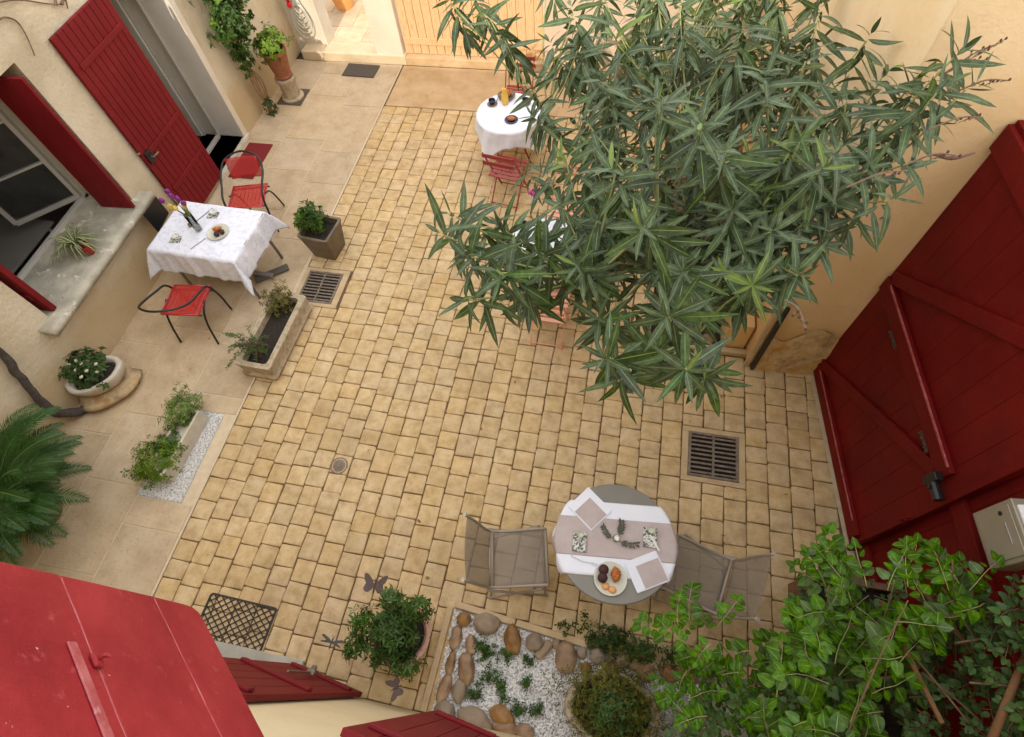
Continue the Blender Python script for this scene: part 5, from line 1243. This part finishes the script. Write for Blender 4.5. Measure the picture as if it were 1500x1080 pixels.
# creeping plant over the kerb
g = empty('creeping_plant', P(900,945,.05), 'low creeping plant spreading over the kerb in front of the round table', 'plant')
for k, (px, py, rx, ry, n) in enumerate(((830,918,.08,.05,14),(853,910,.05,.07,12),(890,940,.22,.10,95),(940,955,.22,.10,90),(900,925,.15,.05,26),(1000,960,.20,.09,60))):
    c = P(px, py, .06)-g.location; bush(g, c, rx, ry, .06, n, .034, M_bush if k % 2 else M_climb, SH_sm, 95+k, lo=-.2, shell=.2)
# mossy trough
mt_ = empty('mossy_planter', (.45,-.06,0), 'round mossy stone planter overgrown in yellow green moss at the bottom', 'planter')
m = MB(); m.lathe([(.24,0),(.28,.04),(.31,.22),(.33,.25),(.32,.28),(.28,.28),(.26,.2)], 32, (0,0,0), Matrix.Diagonal((1.08,.80,1,1)))
for i, p in enumerate(m.v): m.v[i] = p + V(noise.noise(p*7),noise.noise(p*7+V(4,0,0)),0)*.025
obj('basin', m, M_troughs, mt_, smooth=True); m = MB(); m.lathe([(.27,.23),(.23,.26),(.05,.27)], 24, (0,0,0), Matrix.Diagonal((1.08,.8,1,1))); obj('soil', m, M_soil, mt_)
g = empty('moss_cushion', (.45,-.04,.28), 'cushion of yellow green and brown moss in the round stone planter', 'moss')
bush(g, (0,.02,-.02), .40,.31,.10, 1500, .022, M_moss, SH_sm, 110, lo=-.1, shell=.3); bush(g, (0,-.02,.05), .24,.20,.08, 220, .026, M_bush, SH_sm, 111, lo=0, shell=.2); bush(g, (.05,.22,-.08), .28,.08,.10, 160, .02, M_moss, SH_sm, 112, lo=-.5, shell=.3)
m = MB(); m.tube(curve([(.98,.10,.06),(1.0,-.02,.16),(.96,-.12,.10),(1.02,-.26,.14)], 8), .05, 10, r2=.03)
for i, p in enumerate(m.v): m.v[i] = p + V(noise.noise(p*18),noise.noise(p*18+V(4,0,0)),noise.noise(p*18+V(0,5,0)))*.03
obj('driftwood', m, mat('grey_driftwood', [(.30,.28,.24),(.52,.50,.46)], 18, .9, .8, 60), smooth=True, label='pale grey weathered driftwood between the moss planter and the climber', cat='driftwood')

# ------------------------------------------------------------------ raised planter, trellis and climber
rp = empty('slatted_planter', (0,0,0), 'brown slatted wooden planter at the foot of the climber', 'planter')
for i in range(9):
    y = -.33+.165*i; boxo('slat', 1.84, 1.865, y, y+.150, 0, .44, M_brownwood, rp, bevel=.004)
for i in range(4):
    x = 1.87+.165*i; boxo('slat', x, x+.15, 1.13, 1.155, 0, .44, M_brownwood, rp, bevel=.004)
boxo('rail', 1.82, 1.875, -.34, 1.16, .442, .467, M_brownwood, rp, bevel=.004); boxo('rail', 1.876, 2.5, 1.12, 1.17, .442, .467, M_brownwood, rp, bevel=.004)
boxo('soil', 1.87, 2.6, -.34, 1.12, .0, .36, M_soil, rp, bevel=0)
tr_ = empty('trellis', (0,0,0), 'brown pole and cane trellis behind the climber at the right edge', 'trellis')
m = MB(); m.tube([P(1452,1085,1.75), P(1515,930,1.75)], .020, 8); obj('pole', m, M_brownwood, tr_, smooth=True)
for a, b, z in (((1355,905),(1505,893),1.7),((1400,942),(1505,925),1.65),((1240,915),(1420,905),1.5),((1200,1000),(1330,990),1.3),((1420,1000),(1505,1008),1.7),((1380,860),(1460,1000),1.6),((1300,920),(1420,1060),1.45),((1350,985),(1440,1060),1.4)):
    m = MB(); m.tube(curve([P(*a,z), (P(*a,z)+P(*b,z))/2+V(0,0,.02), P(*b,z)], 4), .006, 6); obj('cane', m, M_redtwig, tr_, smooth=True)
for a, b in (((1340,850),(1500,1050)),((1290,880),(1380,1060))):
    m = MB(); m.bar(P(*a,1.5), P(*b,1.5), .024, .016); obj('lath', m, M_brownwood, tr_, bevel=.003)
vi = empty('garden_climber', (2.05,.4,.36), 'bright green climber with oval leaves spilling over the trellis', 'climber')
VSH = [leafshape(1, w, dr_, fo, 6, 'ovate') for w, dr_, fo in ((.36,.12,.18),(.40,.25,.12),(.33,.30,.25),(.38,.05,.22))]
VPOLY = [(985,915),(1015,900),(1060,925),(1110,945),(1160,955),(1195,900),(1200,860),(1245,845),(1300,860),(1350,850),(1410,845),(1440,865),(1470,885),(1450,900),(1330,940),(1300,1090),(985,1090),(965,1010),(1000,960)]
vl = []; vst = MB(); rv = random.Random(5)
def sprig(p0, d0, n, size, vl_, st_):
    p = p0.copy(); d = d0.normalized(); pts = [p.copy()]
    for i in range(n):
        d = (d + V(rv.uniform(-.22,.22), rv.uniform(-.22,.22), rv.uniform(-.18,.10))).normalized(); p = p + d*size*.62; pts.append(p.copy())
        sd_ = V(-d.y, d.x, 0)
        if sd_.length < .1: sd_ = V(1,0,0)
        sd_.normalize()
        for s_ in (-1, 1):
            ld = (sd_*s_ + d*rv.uniform(-.1,.9) + V(0,0,rv.uniform(-.6,.35))).normalized(); nrm = (V(0,0,1)+V(rv.uniform(-.6,.6),rv.uniform(-.6,.6),0)).normalized()
            vl_.append((frame(p+ld*size*.12, ld, nrm, size*rv.uniform(.55,1.2)*(1-.35*i/n)), rv.randrange(4)))
    ld = d; vl_.append((frame(p, ld, V(0,0,1), size*.7), 0)); st_.tube(pts, .0032, 5, r2=.0015)
k = 0
while k < 135:
    px = rv.uniform(960,1470); py = rv.uniform(790,1095)
    if not inpoly(px, py, VPOLY): continue
    top = py < 930 and px > 1170
    z = rv.uniform(1.2,1.85) if top else rv.uniform(.8,1.75)
    if px < 1120: z = rv.uniform(.5,1.5)
    p = P(px, py, z)
    sprig(p, V(rv.uniform(-1,.6), rv.uniform(-.5,1), rv.uniform(-.1,.7)), rv.randrange(3,6), rv.uniform(.066,.108) if px > 1100 else rv.uniform(.055,.080), vl, vst); k += 1
for px, py, z, dx, dy in ((1010,915,1.3,-.3,1),(985,935,1.2,-1,.4),(1050,920,1.3,.3,.8),(1210,860,1.7,-.6,1),(1240,855,1.8,-.7,.6),(1330,860,1.9,0,1),(1300,865,1.9,.5,1),(1390,865,1.8,-.2,1),(1420,865,1.8,.5,.6),(1270,860,1.8,-.3,1),(1405,855,1.8,-.3,1),(1230,850,1.7,-1,.5)):
    sprig(P(px,py,z), V(dx,dy,.3), 4, .085, vl, vst)
m = MB()
for a, b, c_ in (((1330,1080,.4),(1290,960,1.3),(1310,850,2.0)),((1400,1070,.4),(1400,950,1.3),(1395,820,2.1)),((1250,1080,.3),(1120,1010,1.0),(1020,900,1.3)),((1300,1080,.3),(1210,960,1.3),(1215,860,1.85)),((1240,1078,1.7),(1290,960,2.0),(1330,880,2.2)),((1100,1030,1.2),(1130,1050,1.3),(1160,1075,1.3))):
    m.tube(curve([P(*a), P(*b), P(*c_)], 8), .006, 6, r2=.003)
obj('stems', m.mesh('stems', M_redtwig, True), None, vi, loc=-vi.location)
obj('shoots', vst.mesh('shoots', M_twig, True), None, vi, loc=-vi.location, kind='stuff')
place_leaves(vi, vl, VSH, M_vine)
vr = empty('rose_bush', (2.3,.2,.36), 'dark leaved rose bush behind the trellis in the lower right corner', 'shrub')
dl_ = []; rst = MB(); k = 0
while k < 330:
    px = rv.uniform(1010,1530); py = rv.uniform(840,1110)
    if not inpoly(px, py, [(1180,860),(1340,880),(1440,860),(1530,850),(1530,1110),(1010,1110),(1000,1000),(1100,970),(1170,960)]): continue
    pp = P(px, py, rv.uniform(.45,1.3))
    while pp.x > 2.27+(1.5-pp.y)*.1: pp = P(px, py, pp.z+.08)
    sprig(pp, V(rv.uniform(-1,1), rv.uniform(-1,1), rv.uniform(0,.8)), rv.randrange(3,6), rv.uniform(.045,.065), dl_, rst); k += 1
obj('shoots', rst.mesh('shoots', M_redtwig, True), None, vr, loc=-vr.location, kind='stuff')
place_leaves(vr, dl_, VSH, M_vined, nparts=120)

# ------------------------------------------------------------------ small litter on the paving
m = MB(); rl = random.Random(77)
for i in range(70):
    if i < 40: x, y = rl.uniform(-1.5,1.6), rl.uniform(.6,6.5)
    else: x, y = rl.uniform(-5.3,2.0), rl.uniform(.2,7.8)
    if (V(x,y,0)-V(.315,1.07,0)).length < .1: continue
    a = rl.uniform(0,6.28); m.add(random.choice(OSH+SH_sm+SH_ov), frame(V(x,y,.006), V(cos(a),sin(a),rl.uniform(-.02,.06)), V(rl.uniform(-.2,.2),rl.uniform(-.2,.2),1), rl.uniform(.02,.05)))
obj('leaf_litter', m, leafmat('dry_leaf', (.16,.10,.03), (.30,.20,.06), (.3,.22,.1), .7, .1), smooth=True, kind='stuff', label='few small dry leaves scattered over the paving', cat='fallen leaves')
